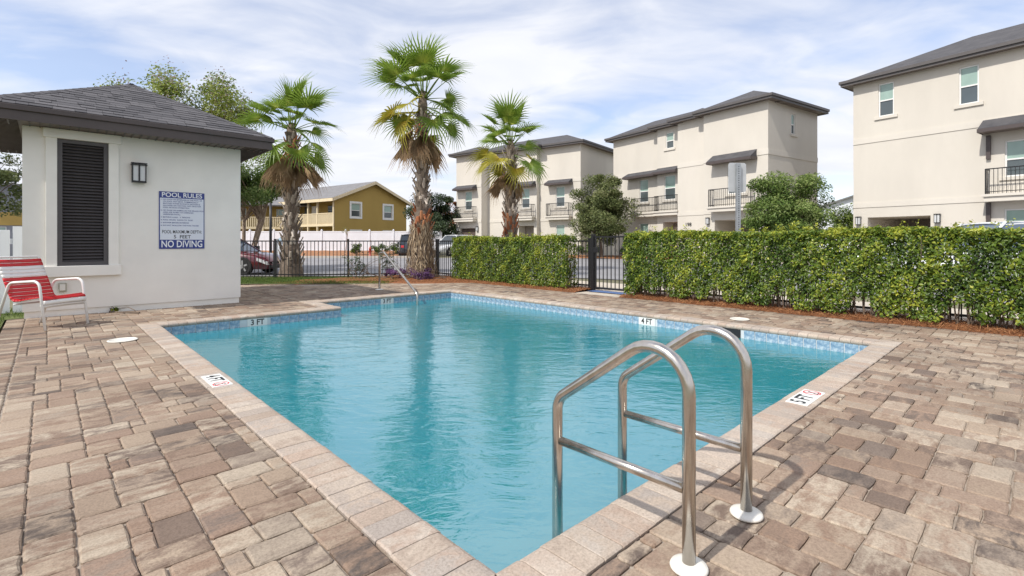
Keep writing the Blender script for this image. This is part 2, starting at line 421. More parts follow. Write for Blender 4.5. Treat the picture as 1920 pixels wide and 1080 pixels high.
# ------------------------------------------------------------------ mesh helpers
class MB:
    def __init__(s):
        s.v = []; s.f = []; s.t = []
    def add(s, vs_, fs_, tint=(0.5, 0.5, 0.5)):
        o = len(s.v)
        s.v.extend(vs_)
        s.f.extend([tuple(i + o for i in f) for f in fs_])
        s.t.extend([tint] * len(vs_))
    def box(s, x0, x1, y0, y1, z0, z1, M=None, tint=(0.5, 0.5, 0.5)):
        vs_ = [(x0, y0, z0), (x1, y0, z0), (x1, y1, z0), (x0, y1, z0), (x0, y0, z1), (x1, y0, z1), (x1, y1, z1), (x0, y1, z1)]
        if M is not None:
            vs_ = [tuple(M @ Vector(p)) for p in vs_]
        s.add(vs_, [(0, 3, 2, 1), (4, 5, 6, 7), (0, 1, 5, 4), (1, 2, 6, 5), (2, 3, 7, 6), (3, 0, 4, 7)], tint)
        return s
    def quad(s, a, b, c, d, tint=(0.5, 0.5, 0.5)):
        s.add([a, b, c, d], [(0, 1, 2, 3)], tint)
    def tube(s, pts, rad, n=10, caps=True, tint=(0.5, 0.5, 0.5)):
        pts = [Vector(p) for p in pts]
        if not hasattr(rad, '__len__'):
            rad = [rad] * len(pts)
        vs_ = []
        up = Vector((0, 0, 1))
        prev = None
        for i, p in enumerate(pts):
            d = (pts[min(i + 1, len(pts) - 1)] - pts[max(i - 1, 0)])
            if d.length < 1e-9: d = Vector((0, 0, 1))
            d.normalize()
            if prev is None:
                a = d.cross(up)
                if a.length < 1e-3: a = d.cross(Vector((0, 1, 0)))
                a.normalize()
            else:
                a = prev - d * prev.dot(d); a.normalize()
            prev = a
            b = d.cross(a)
            for k in range(n):
                q = 2 * math.pi * k / n
                vs_.append(tuple(p + (a * math.cos(q) + b * math.sin(q)) * rad[i]))
        fs_ = []
        for i in range(len(pts) - 1):
            for k in range(n):
                k2 = (k + 1) % n
                fs_.append((i * n + k, i * n + k2, (i + 1) * n + k2, (i + 1) * n + k))
        if caps:
            fs_.append(tuple(reversed(range(n))))
            fs_.append(tuple((len(pts) - 1) * n + k for k in range(n)))
        s.add(vs_, fs_, tint)
        return s
    def lathe(s, prof, n=20, c=(0, 0, 0), tint=(0.5, 0.5, 0.5)):
        vs_ = []; fs_ = []
        for (r, z) in prof:
            for k in range(n):
                q = 2 * math.pi * k / n
                vs_.append((c[0] + r * math.cos(q), c[1] + r * math.sin(q), c[2] + z))
        for i in range(len(prof) - 1):
            for k in range(n):
                k2 = (k + 1) % n
                fs_.append((i * n + k, i * n + k2, (i + 1) * n + k2, (i + 1) * n + k))
        fs_.append(tuple(reversed(range(n))))
        fs_.append(tuple((len(prof) - 1) * n + k for k in range(n)))
        s.add(vs_, fs_, tint)
        return s
    def prism(s, poly, z0, z1, tint=(0.5, 0.5, 0.5)):
        n = len(poly)
        vs_ = [(p[0], p[1], z0) for p in poly] + [(p[0], p[1], z1) for p in poly]
        fs_ = [tuple(reversed(range(n))), tuple(range(n, 2 * n))]
        for i in range(n):
            j = (i + 1) % n
            fs_.append((i, j, n + j, n + i))
        s.add(vs_, fs_, tint)
        return s
    def extrude(s, prof, axis_pts, tint=(0.5, 0.5, 0.5)):
        """prof: list of (a,b) offsets; axis_pts: list of functions -> 3D"""
        n = len(prof)
        vs_ = []
        for fn in axis_pts:
            for a, b in prof:
                vs_.append(tuple(fn(a, b)))
        fs_ = []
        for i in range(len(axis_pts) - 1):
            for k in range(n):
                k2 = (k + 1) % n
                fs_.append((i * n + k, i * n + k2, (i + 1) * n + k2, (i + 1) * n + k))
        fs_.append(tuple(reversed(range(n))))
        fs_.append(tuple((len(axis_pts) - 1) * n + k for k in range(n)))
        s.add(vs_, fs_, tint)
        return s
    def mesh(s, name, mat, smooth=False):
        me = bpy.data.meshes.new(name)
        me.from_pydata([tuple(p) for p in s.v], [], s.f)
        if s.t:
            at = me.color_attributes.new('tint', 'FLOAT_COLOR', 'POINT')
            arr = np.ones((len(s.v), 4), dtype=np.float32)
            arr[:, :3] = np.array(s.t, dtype=np.float32)
            at.data.foreach_set('color', arr.ravel())
        if mat:
            me.materials.append(MATS[mat])
        if smooth:
            me.polygons.foreach_set('use_smooth', [True] * len(me.polygons))
        me.update()
        return me
    def build(s, name, mat, parent=None, smooth=False, bevel=0.0):
        return link(name, s.mesh(name, mat, smooth), parent, bevel)

def link(name, me, parent=None, bevel=0.0):
    o = bpy.data.objects.new(name, me)
    C.objects.link(o)
    if parent is not None:
        o.parent = parent
    if bevel:
        b = o.modifiers.new('bevel', 'BEVEL')
        b.width = bevel; b.segments = 2; b.limit_method = 'ANGLE'
    return o
def smooth_by_angle(o, ang=40):
    me = o.data
    me.polygons.foreach_set('use_smooth', [True] * len(me.polygons))
    try:
        me.set_sharp_from_angle(angle=R(ang))
    except Exception:
        pass
    return o
def tag(o, label=None, cat=None, group=None, kind=None):
    if label: o['label'] = label
    if cat: o['category'] = cat
    if group: o['group'] = group
    if kind: o['kind'] = kind
    return o
def thing(name, label, cat, loc=(0, 0, 0), rz=0.0, group=None):
    o = bpy.data.objects.new(name, None)
    C.objects.link(o)
    o.empty_display_size = 0.2
    o.location = loc
    o.rotation_euler = (0, 0, rz)
    return tag(o, label, cat, group)
def copy_tree(o, parent=None):
    c = o.copy(); C.objects.link(c); c.parent = parent
    for ch in o.children:
        copy_tree(ch, c)
    return c

def leaf_mesh(name, mat, P, N, L, W, T, D=None, fold=0.25):
    """leaves: P centres (n,3), N normals, L lengths, W widths, T tint scalar (n)"""
    n = len(P)
    if D is None:
        D = rng.normal(size=(n, 3))
    D = D - (D * N).sum(1, keepdims=True) * N
    D /= np.linalg.norm(D, axis=1, keepdims=True) + 1e-9
    B = np.cross(N, D)
    L = np.asarray(L).reshape(-1, 1); W = np.asarray(W).reshape(-1, 1)
    v = np.empty((n, 4, 3), dtype=np.float32)
    v[:, 0] = P - D * L * 0.5
    v[:, 1] = P + B * W * 0.5 + N * W * fold
    v[:, 2] = P + D * L * 0.5
    v[:, 3] = P - B * W * 0.5 + N * W * fold
    me = bpy.data.meshes.new(name)
    me.vertices.add(n * 4)
    me.vertices.foreach_set('co', v.reshape(-1))
    idx = (np.arange(n)[:, None] * 4 + np.array([0, 1, 2, 0, 2, 3])[None]).astype(np.int32).ravel()
    me.loops.add(n * 6)
    me.loops.foreach_set('vertex_index', idx)
    me.polygons.add(n * 2)
    me.polygons.foreach_set('loop_start', np.arange(0, n * 6, 3, dtype=np.int32))
    me.update(calc_edges=True)
    at = me.color_attributes.new('tint', 'FLOAT_COLOR', 'POINT')
    arr = np.ones((n, 4, 4), dtype=np.float32)
    arr[:, :, :3] = np.clip(np.asarray(T), 0, 1).reshape(n, 1, 1)
    at.data.foreach_set('color', arr.ravel())
    me.materials.append(MATS[mat])
    return me
def unit(a):
    return a / (np.linalg.norm(a, axis=1, keepdims=True) + 1e-9)

def text_mesh(body, size, bold=0.0, align='CENTER', width=None):
    cu = bpy.data.curves.new('lettering', 'FONT')
    cu.body = body; cu.size = size; cu.align_x = align; cu.align_y = 'CENTER'
    cu.offset = bold; cu.resolution_u = 3
    o = bpy.data.objects.new('lettering', cu)
    C.objects.link(o)
    bpy.context.view_layer.update()
    me = bpy.data.meshes.new_from_object(o)
    bpy.data.objects.remove(o)
    if width:
        co = np.empty(len(me.vertices) * 3, dtype=np.float32)
        me.vertices.foreach_get('co', co); co = co.reshape(-1, 3)
        w = co[:, 0].max() - co[:, 0].min()
        co[:, 0] *= width / w
        me.vertices.foreach_set('co', co.ravel())
        me.update()
    return me
def lettering(body, size, mat, parent, loc, rot=(0, 0, 0), bold=0.0, align='CENTER', width=None):
    me = text_mesh(body, size, bold, align, width)
    me.materials.clear(); me.materials.append(MATS[mat])
    o = link('lettering', me, parent)
    o.location = loc; o.rotation_euler = rot
    return o

# ------------------------------------------------------------------ pool frame
U = Vector((-0.6848, 0.7287)); V = Vector((0.7287, 0.6848))
P0 = Vector((-0.0575, 1.790))
PA = math.atan2(V.y, V.x)
def PW(x, y, z=0.0):
    p = P0 + V * x + U * y
    return Vector((p.x, p.y, z))
PX, PY1, PY2, NX = 5.97, 7.34, 8.44, 2.72
POOL = [(0, 0), (PX, 0), (PX, PY2), (NX, PY2), (NX, PY1), (0, PY1)]
CW = 0.23
WZ = -0.172
POOL_OUT = [(-CW, -CW), (PX + CW, -CW), (PX + CW, PY2 + CW), (NX - CW, PY2 + CW), (NX - CW, PY1 + CW), (-CW, PY1 + CW)]
def inside(poly, x, y):
    r = False
    n = len(poly)
    for i in range(n):
        x1, y1 = poly[i]; x2, y2 = poly[(i + 1) % n]
        if (y1 > y) != (y2 > y) and x < (x2 - x1) * (y - y1) / (y2 - y1) + x1:
            r = not r
    return r
def sheet(name, mat, outer, z, holes=(), parent=None, loc=(0, 0, 0), rz=0.0, grid=None):
    polys = [[Vector((p[0], p[1], 0)) for p in outer]] + [[Vector((p[0], p[1], 0)) for p in h] for h in holes]
    tris = tessellate_polygon(polys)
    flat = [p for q in polys for p in q]
    fs_ = []
    for a, b, c in tris:
        n = (flat[b] - flat[a]).cross(flat[c] - flat[a]).z
        fs_.append((a, b, c) if n > 0 else (a, c, b))
    m = MB(); m.add([(p.x, p.y, z) for p in flat], fs_)
    o = m.build(name, mat, parent)
    o.location = loc; o.rotation_euler = (0, 0, rz)
    return o
def struct(o):
    o['kind'] = 'structure'
    return o
ORG = (P0.x, P0.y, 0)

# ------------------------------------------------------------------ ground, road, beds
BIG = 900
struct(sheet('ground', 'field', [(-BIG, -BIG), (BIG, -BIG), (BIG, BIG), (-BIG, BIG)], -0.075, [[(-0.15, -0.15), (PX + .15, -.15), (PX + .15, PY2 + .15), (-.15, PY2 + .15)]], loc=ORG, rz=PA))
struct(sheet('road', 'asphalt', [(-70, 17.1), (-2.8, 17.9), (1.0, 17.6), (3.3, 16.3), (12.6, 7.6), (22, -2), (40, -22), (60, -10), (30, 16), (16, 24), (12, 30), (6, 36.5), (-5.5, 37), (-70, 37)], -0.055))
struct(sheet('driveway', 'concrete', [(16, 24), (30, 16), (34, 20), (20, 30.5), (14, 39), (9, 43), (4, 39.2), (6, 36.5), (12, 30)], -0.062))
struct(sheet('walkway', 'concrete', [(8.7, -8), (10.9, -8), (10.9, 9.5), (10.3, 11.2), (8.7, 9.4)], -0.03, loc=ORG, rz=PA))
struct(sheet('gate_landing', 'concrete', [(7.70, 4.75), (8.75, 4.75), (8.75, 6.2), (7.70, 6.2)], -0.008, loc=ORG, rz=PA))
# accessible blue strip painted at the gate
struct(sheet('blue_gate_threshold', 'blue_paint', [(8.22, 4.92), (8.60, 4.92), (8.60, 6.06), (8.22, 6.06)], 0.008, loc=ORG, rz=PA))
# far planting bank in front of the vinyl fence
def bank(name, mat, pts_front, pts_back, z0, z1, n=24):
    m = MB()
    for i in range(n):
        for j in range(4):
            def pt(a, b):
                p = Vector(pts_front[0]).lerp(Vector(pts_front[1]), a); q = Vector(pts_back[0]).lerp(Vector(pts_back[1]), a)
                r = p.lerp(q, b)
                z = z0 + (z1 - z0) * (b ** 0.7) + 0.03 * math.sin(a * 47 + b * 9)
                return (r.x, r.y, z)
            m.quad(pt(i / n, j / 4), pt((i + 1) / n, j / 4), pt((i + 1) / n, (j + 1) / 4), pt(i / n, (j + 1) / 4))
    return m.build(name, mat, None, True)
struct(bank('planting_bank', 'mulch', [(-30, 37.2), (-7.2, 37.2)], [(-30, 46.5), (-6.6, 46.5)], -0.04, 0.36))
struct(bank('tree_bed', 'mulch', [(4.0, 36.4), (11.2, 33.0)], [(4.4, 38.2), (12, 35)], -0.03, 0.12, 10))
m = MB()
for i in range(26):
    a = -30 + i * 0.9
    m.box(a, a + 0.885, 36.95, 37.2, -0.06, 0.09)
struct(m.build('kerb', 'kerb'))
m = MB()
for (x0, x1, y) in [(-6.6, -4.7, 19.9), (-13.5, -9.5, 19.5)]:
    m.box(x0, x1, y, y + 0.12, -0.054, -0.049)
struct(m.build('parking_line', 'line_paint'))

# ------------------------------------------------------------------ pool deck of pavers
DECK = [(-1.62, -4.5), (7.75, -4.5), (7.75, 9.85), (5.9, 11.3), (2.7, 13.7), (1.58, 13.7), (1.58, 9.42), (-1.62, 9.42)]
deck = struct(sheet('pool_deck', 'joint_sand', DECK, -0.014, [POOL_OUT], loc=ORG, rz=PA))
CELL = 0.0785
def on_deck(x, y):
    return inside(DECK, x, y)
pav = []
def pack(x0, y0, x1, y1, keep):
    nx = int((x1 - x0) / CELL + .35); ny = int((y1 - y0) / CELL + .35)
    occ = np.zeros((nx, ny), bool)
    for j in range(ny):
        for i in range(nx):
            if not keep(x0 + (i + .5) * CELL, y0 + (j + .5) * CELL):
                occ[i, j] = True
    opts = [(3, 2), (2, 3), (2, 2), (2, 1), (1, 2)]
    for j in range(ny):
        for i in range(nx):
            if occ[i, j]: continue
            o = opts[:]
            w = [4.2, 2.6, 3.0, .35, .3]
            done = False
            while o:
                k = random.choices(range(len(o)), w)[0]
                a, b = o.pop(k); w.pop(k)
                if i + a <= nx and j + b <= ny and not occ[i:i + a, j:j + b].any():
                    # avoid leaving single-cell slivers where possible
                    if len(o) > 2 and i + a + 1 < nx and not occ[i + a, j] and occ[i + a + 1, j]:
                        continue
                    occ[i:i + a, j:j + b] = True
                    pav.append((x0 + i * CELL, y0 + j * CELL, a * CELL, b * CELL))
                    done = True
                    break
            if not done:
                occ[i, j] = True
                pav.append((x0 + i * CELL, y0 + j * CELL, CELL, CELL))
e = CELL * 0.5
def keep_all(x, y):
    return on_deck(x, y) and not (-CW < x < PX + CW and -CW < y < PY2 + CW and inside(POOL_OUT, x, y)) and x > -1.40
# left strip, near side, right side, far side: laid up to the coping on each side
pack(-CW - 15 * CELL, -CW - 54 * CELL, -CW, 9.40, keep_all)
pack(-CW, -CW - 54 * CELL, PX + CW, -CW, keep_all)
pack(PX + CW, -CW - 54 * CELL, 7.76, 10.2, keep_all)
pack(-CW, PY1 + CW, NX - CW, 9.38, keep_all)
pack(NX - CW, PY2 + CW, PX + CW, 12.0, keep_all)
pack(1.585, 9.38, NX - CW, 13.7, keep_all)
pack(NX - CW, 12.0, 3.8, 13.7, keep_all)
y = -4.4
while y < 9.3:                                    # soldier course along the lawn edge
    pav.append((-1.62, y, 0.205, 0.118 if random.random() < .5 else 0.118))
    y += 0.118
def paver_geo(m, x, y, w, h, top=None):
    g = 0.0032
    x0, x1, y0, y1 = x + g, x + w - g, y + g, y + h - g
    c = 0.010
    ol = [(x0 + c, y0), ((x0 + x1) / 2, y0), (x1 - c, y0), (x1, y0 + c), (x1, (y0 + y1) / 2), (x1, y1 - c), (x1 - c, y1), ((x0 + x1) / 2, y1), (x0 + c, y1), (x0, y1 - c), (x0, (y0 + y1) / 2), (x0, y0 + c)]
    ol = [(a + random.uniform(-.003, .003), b + random.uniform(-.003, .003)) for a, b in ol]
    cx, cy_ = (x0 + x1) / 2, (y0 + y1) / 2
    zt = random.uniform(-0.0022, 0.0022); tx = random.uniform(-.010, .010); ty = random.uniform(-.010, .010)
    def tz(a, b): return zt + (a - cx) * tx + (b - cy_) * ty
    vs_ = []
    n = 12
    ins = 0.009
    for a, b in ol: vs_.append((a, b, -0.03))
    for a, b in ol: vs_.append((a, b, tz(a, b) - 0.006))
    for a, b in ol:
        d = Vector((cx - a, cy_ - b)); l = d.length; d = d / l * min(ins, l * .3)
        vs_.append((a + d.x, b + d.y, tz(a, b)))
    fs_ = []
    for r in range(2):
        for k in range(n):
            k2 = (k + 1) % n
            fs_.append((r * n + k, r * n + k2, (r + 1) * n + k2, (r + 1) * n + k))
    fs_.append(tuple(2 * n + k for k in range(n)))
    t = (random.random(), random.random(), random.random())
    m.add(vs_, fs_, t)
def screen(x, y):
    p = PW(x, y)
    if p.y < 0.6: return None
    px = 960 + 930 * p.x / p.y; py = 452 + 930 * 1.2 / p.y
    return px, py, p.y
rank = []
for q in pav:
    s_ = screen(q[0] + q[2] / 2, q[1] + q[3] / 2)
    if s_ is None or not (-60 < s_[0] < 1980 and s_[1] < 1130):
        rank.append((0, q))
    else:
        rank.append((q[2] * q[3] / s_[2] ** 3, q))
rank.sort(key=lambda a: -a[0])
for r_, q in rank[:300]:
    m = MB(); paver_geo(m, *q)
    m.build('paver', 'paver', deck)
m = MB()
for r_, q in rank[300:]:
    paver_geo(m, *q)
o = m.build('paver_field', 'paver', deck)
o['kind'] = 'stuff'

# ------------------------------------------------------------------ swimming pool
pool = thing('swimming_pool', 'L-shaped swimming pool with brick coping and blue waterline tiles', 'swimming pool', ORG, PA)
# basin
m = MB()
def fz(y): return -1.62 + 0.6 * (y / PY2)
TB = -0.215
for i in range(6):
    (x1, y1), (x2, y2) = POOL[i], POOL[(i + 1) % 6]
    m.quad((x1, y1, fz(y1)), (x1, y1, TB), (x2, y2, TB), (x2, y2, fz(y2)))
tr_ = tessellate_polygon([[Vector((p[0], p[1], 0)) for p in POOL]])
m.add([(p[0], p[1], fz(p[1])) for p in POOL], [tuple(reversed(t_)) if (Vector(POOL[t_[1]]) - Vector(POOL[t_[0]])).cross(Vector(POOL[t_[2]]) - Vector(POOL[t_[0]])) < 0 else tuple(t_) for t_ in tr_])
m.build('basin', 'plaster', pool)
for k in range(3):
    mm = MB(); mm.box(3.5, PX - 0.004, PY2 - 0.35 * (3 - k), PY2 - 0.35 * (2 - k) - 0.004, -1.2, -0.95 + 0.25 * k)
    mm.build('step', 'plaster', pool)
m = MB()
for i in range(6):                                 # grout backing behind the tiles
    (x1, y1), (x2, y2) = POOL[i], POOL[(i + 1) % 6]
    d = Vector((x2 - x1, y2 - y1)).normalized(); nrm = Vector((d.y, -d.x))
    a = Vector((x1, y1)) + nrm * 0.001; b = Vector((x2, y2)) + nrm * 0.001
    m.quad((a.x, a.y, TB - .001), (a.x, a.y, -0.02), (b.x, b.y, -0.02), (b.x, b.y, TB - .001))
m.build('grout_bed', 'grout', pool)
# coping bricks
def coping_brick(a, w, org, d, nrm, fac=1.0):
    """brick from a..a+w along d, lying outward along nrm from the pool edge"""
    g = 0.0014
    prof = [(0.002, -0.060), (-0.008, -0.050), (-0.014, -0.034), (-0.013, -0.018), (-0.005, -0.005), (0.010, 0.002), (0.035, 0.005), (CW - 0.012, 0.004), (CW - 0.004, -0.002), (CW - 0.004, -0.055)]
    jz = random.uniform(-.0012, .0012); jn = random.uniform(-.0025, .0025)
    m = MB()
    fns = []
    for (s_, sh) in ((a + g, 0.002), (a + g + 0.004, 0), (a + w - g - 0.004, 0), (a + w - g, 0.002)):
        def fn(p, q, s_=s_, sh=sh):
            pt = org + d * s_ + nrm * (p + jn + (sh if p < 0 else 0))
            return (pt.x, pt.y, q + jz - sh)
        fns.append(fn)
    t = (random.random(), random.random(), random.random())
    m.extrude(prof, fns, t)
    # keep faces pointing outwards
    if d.cross(nrm) < 0:
        pass
    me = m.mesh('coping_brick', 'coping')
    bm = bmesh.new(); bm.from_mesh(me); bmesh.ops.recalc_face_normals(bm, faces=bm.faces); bm.to_mesh(me); bm.free()
    return link('coping_brick', me, pool)
EDGES = [((0, 0), (0, PY1), (-1, 0)), ((0, PY1), (NX, PY1), (0, 1)), ((NX, PY1 + CW), (NX, PY2), (-1, 0)), ((NX, PY2), (PX, PY2), (0, 1)), ((PX, 0), (PX, PY2), (1, 0)), ((0, 0), (PX, 0), (0, -1))]
MARK = {0: (3.49 - 0.225, 3.49 + 0.225), 5: (3.055 - 0.225, 3.055 + 0.225)}
for k, (a, b, nr) in enumerate(EDGES):
    a, b, nr = Vector(a), Vector(b), Vector(nr)
    Ltot = (b - a).length; d = (b - a) / Ltot
    n = max(1, round(Ltot / 0.118)); w = Ltot / n
    for i in range(n):
        coping_brick(i * w, w, a, d, nr)
def corner_piece(cx, cy_, sx, sy, half):
    c = CW - 0.004; g = 0.0025
    poly = [(-.002, -.002), (c, -.002), (c, c)] if half else [(-.002, -.002), (c, c), (-.002, c)]
    s_ = g if half else -g
    poly = [(p[0] + s_, p[1] - s_) for p in poly]
    poly = [(cx + sx * p[0], cy_ + sy * p[1]) for p in poly]
    m = MB(); m.prism(poly, -0.055, 0.003, (random.random(), random.random(), random.random()))
    me = m.mesh('coping_brick', 'coping')
    bm = bmesh.new(); bm.from_mesh(me); bmesh.ops.recalc_face_normals(bm, faces=bm.faces); bm.to_mesh(me); bm.free()
    link('coping_brick', me, pool, 0.004)
for (cx, cy_, sx, sy) in ((0, 0, -1, -1), (0, PY1, -1, 1), (NX, PY2, -1, 1), (PX, PY2, 1, 1), (PX, 0, 1, -1)):
    corner_piece(cx, cy_, sx, sy, True); corner_piece(cx, cy_, sx, sy, False)
# waterline tiles
tm = MB(); tm.box(-0.0695, 0.0695, 0, 0.006, -0.0715, 0.0715)
tile_me = tm.mesh('waterline_tile', 'pool_tile')
TW = 0.152
def marker_tile(parent, x, y, rz, txt):
    t_ = MB(); t_.box(-0.15, 0.15, -0.0025, 0.004, -0.066, 0.072)
    o = t_.build('depth_marker', 'tile_white', parent)
    o['label'] = 'white depth marker tile reading ' + txt
    o.location = (x, y, -0.126); o.rotation_euler = (0, 0, rz)
    lettering(txt, 0.125, 'ink_black', o, (0, -0.0035, 0.012), (R(90), 0, 0), bold=0.003, width=0.20)
skim = (1.55, 1.97)
for k, (a, b, nr) in enumerate([((0, 0), (0, PY1), (1, 0)), ((0, PY1), (NX, PY1), (0, -1)), ((NX, PY1), (NX, PY2), (1, 0)), ((NX, PY2), (PX, PY2), (0, -1)), ((PX, 0), (PX, PY2), (-1, 0)), ((0, 0), (PX, 0), (0, 1))]):
    a, b, nr = Vector(a), Vector(b), Vector(nr)
    Ltot = (b - a).length; d = (b - a) / Ltot
    n = round(Ltot / TW); w = Ltot / n
    ang = math.atan2(nr.y, nr.x) + R(90)      # local -y faces the water
    for i in range(n):
        s_ = (i + .5) * w
        if k == 1 and abs(s_ - 1.313) < 0.19: continue
        if k == 3 and abs(s_ - (4.255 - NX)) < 0.19: continue
        if k == 4 and abs(s_ - 3.05) < 0.19: continue
        if k == 4 and skim[0] - 0.05 < s_ < skim[1] + 0.05: continue
        p = a + d * s_ + nr * 0.0075
        o = link('waterline_tile', tile_me, pool)
        o.location = (p.x, p.y, -0.126); o.rotation_euler = (0, 0, ang)
marker_tile(pool, 1.313, PY1 - 0.006, 0, '3 FT')
marker_tile(pool, 4.255, PY2 - 0.006, 0, '3 FT')
marker_tile(pool, PX - 0.006, 3.05, R(-90), '4 FT')
# skimmer mouth
m = MB(); m.box(PX - 0.012, PX - 0.004, skim[0], skim[1], -0.20, -0.05)
m.build('skimmer_opening', 'black_metal', pool)
# deck depth markers let into the coping
def deck_marker(cx, cy_, rz, txt):
    t_ = MB()
    for i in range(3):
        t_.box(-0.225 + i * 0.15 + .0015, -0.075 + i * 0.15 - .0015, -0.074, 0.074, 0.0, 0.0078)
    o = t_.build('depth_marker', 'tile_white', pool)
    o['label'] = 'white depth marker tiles reading ' + txt + ' with a no diving symbol'
    o.location = (cx, cy_, 0); o.rotation_euler = (0, 0, rz)
    lettering(txt, 0.145, 'ink_black', o, (-0.075, 0, 0.0085), bold=0.004, width=0.235)
    ring = MB(); n = 24
    for k in range(n):
        a, b = 2 * math.pi * k / n, 2 * math.pi * (k + 1) / n
        ring.quad((.148 + .052 * math.cos(a), .052 * math.sin(a), .0086), (.148 + .062 * math.cos(a), .062 * math.sin(a), .0086), (.148 + .062 * math.cos(b), .062 * math.sin(b), .0086), (.148 + .052 * math.cos(b), .052 * math.sin(b), .0086))
    ring.quad((.105, .047, .0088), (.112, .054, .0088), (.191, -.025 - .022, .0088), (.184, -.054, .0088))
    ring.build('no_diving_symbol', 'ink_red', o)
    fig = MB(); fig.quad((.125, -.03, .0084), (.137, -.036, .0084), (.165, .012, .0084), (.153, .018, .0084)); fig.quad((.115, -.045, .0084), (.175, -.045, .0084), (.175, -.038, .0084), (.115, -.038, .0084)); fig.lathe([(0.009, 0), (0.009, .0002)], 10, (.166, .026, .0083))
    fig.build('diver_figure', 'ink_black', o)
deck_marker(-0.118, 3.49, R(-90), '4 FT')
deck_marker(3.055, -0.118, 0, '5 FT')
# water
wat = struct(sheet('pool_water', 'water', [(x if x else 0.0, y_) for x, y_ in POOL], WZ, loc=ORG, rz=PA))

# ------------------------------------------------------------------ pool ladder
def arc_pts(c, r, a0, a1, n=8):
    return [(c[0] + r * math.cos(a0 + (a1 - a0) * i / n), c[1] + r * math.sin(a0 + (a1 - a0) * i / n)) for i in range(n + 1)]
lad = thing('pool_ladder', 'stainless steel pool ladder with two curved handrails at the near pool edge', 'ladder', ORG, PA)
def fillet(pts, rads, n=8):
    out = [Vector(pts[0])]
    for i in range(1, len(pts) - 1):
        p, a, b = Vector(pts[i]), Vector(pts[i - 1]), Vector(pts[i + 1])
        r = rads[i - 1]
        da, db = (a - p).normalized(), (b - p).normalized()
        ang = da.angle(db)
        t_ = r / math.tan(ang / 2)
        s0, s1 = p + da * t_, p + db * t_
        cdir = (da + db).normalized()
        c = p + cdir * (r / math.sin(ang / 2))
        v0, v1 = s0 - c, s1 - c
        for k in range(n + 1):
            f = k / n
            th = v0.angle(v1)
            v = (v0 * math.sin((1 - f) * th) + v1 * math.sin(f * th)) / math.sin(th)
            out.append(c + v)
    out.append(Vector(pts[-1]))
    return out
for xx in (0.530, 1.048):
    pts = [(xx, -0.465, 0.0), (xx, -0.465, 0.94), (xx, 0.175, 0.475), (xx, 0.175, -1.25)]
    pts = fillet(pts, [0.155, 0.10], 10)
    m = MB(); m.tube(pts, 0.0242, 20)
    m.build('handrail', 'stainless', lad, True)
    m = MB(); m.tube([(xx, -0.445, 0.288), (xx, 0.155, 0.288)], 0.019, 16)
    m.build('brace_bar', 'stainless', lad, True)
    m = MB(); m.lathe([(0.066, 0.004), (0.068, 0.010), (0.064, 0.018), (0.045, 0.024), (0.028, 0.027)], 28, (xx, -0.465, 0))
    m.build('escutcheon_plate', 'white_plastic', lad, True)
for zz in (-0.45, -0.75, -1.05):
    m = MB(); m.box(0.530, 1.048, 0.125, 0.225, zz - 0.015, zz + 0.015)
    m.build('tread', 'white_plastic', lad, bevel=0.006)
# entry handrail at the far end
hr = thing('entry_handrail', 'single stainless steel handrail sloping into the far end of the pool', 'handrail', ORG, PA)
pts = fillet([(4.78, 9.75, 0), (4.78, 9.75, 0.90), (4.77, 9.50, 0.93), (4.62, 7.80, 0.06), (4.62, 7.80, -0.7)], [0.05, 0.08, 0.12], 6)
m = MB(); m.tube(pts, 0.026, 14); m.build('rail', 'stainless', hr, True)
m = MB(); m.lathe([(0.10, 0.004), (0.10, 0.018), (0.05, 0.03)], 20, (4.78, 9.75, 0)); m.build('escutcheon_plate', 'white_plastic', hr, True)
# skimmer lids
def lid(x, y, r, label):
    m = MB(); m.lathe([(r, 0.002), (r, 0.009), (r * 0.97, 0.012), (r * 0.86, 0.012), (r * 0.85, 0.0095), (r * 0.3, 0.010), (r * .05, 0.010)], 32)
    o = m.build('skimmer_lid', 'white_plastic', None, True)
    o.location = PW(x, y, 0.002)
    tag(o, label, 'lid', 'round skimmer lids in the deck')
lid(-0.51, 6.23, 0.15, 'round white skimmer lid in the brick deck near the red chair')
lid(6.55, 1.8, 0.14, 'round white skimmer lid beside the hedge behind the ladder')

# ------------------------------------------------------------------ pool house
def wall_holes(m, w0, w1, z0, z1, holes, y=0.0, depth=0.12, flip=False):
    """vertical wall in the x-z plane at y with rectangular openings and reveals"""
    xs = sorted(set([w0, w1] + [h[0] for h in holes] + [h[1] for h in holes]))
    zs = sorted(set([z0, z1] + [h[2] for h in holes] + [h[3] for h in holes]))
    for i in range(len(xs) - 1):
        for j in range(len(zs) - 1):
            cx, cz = (xs[i] + xs[i + 1]) / 2, (zs[j] + zs[j + 1]) / 2
            if any(h[0] < cx < h[1] and h[2] < cz < h[3] for h in holes): continue
            m.quad((xs[i], y, zs[j]), (xs[i + 1], y, zs[j]), (xs[i + 1], y, zs[j + 1]), (xs[i], y, zs[j + 1]))
    for h in holes:
        a, b, c, d = h[:4]
        dp = h[4] if len(h) > 4 else depth
        m.quad((a, y, c), (a, y, d), (a, y + dp, d), (a, y + dp, c))
        m.quad((b, y, c), (b, y + dp, c), (b, y + dp, d), (b, y, d))
        m.quad((a, y, d), (b, y, d), (b, y + dp, d), (a, y + dp, d))
        m.quad((a, y, c), (a, y + dp, c), (b, y + dp, c), (b, y, c))

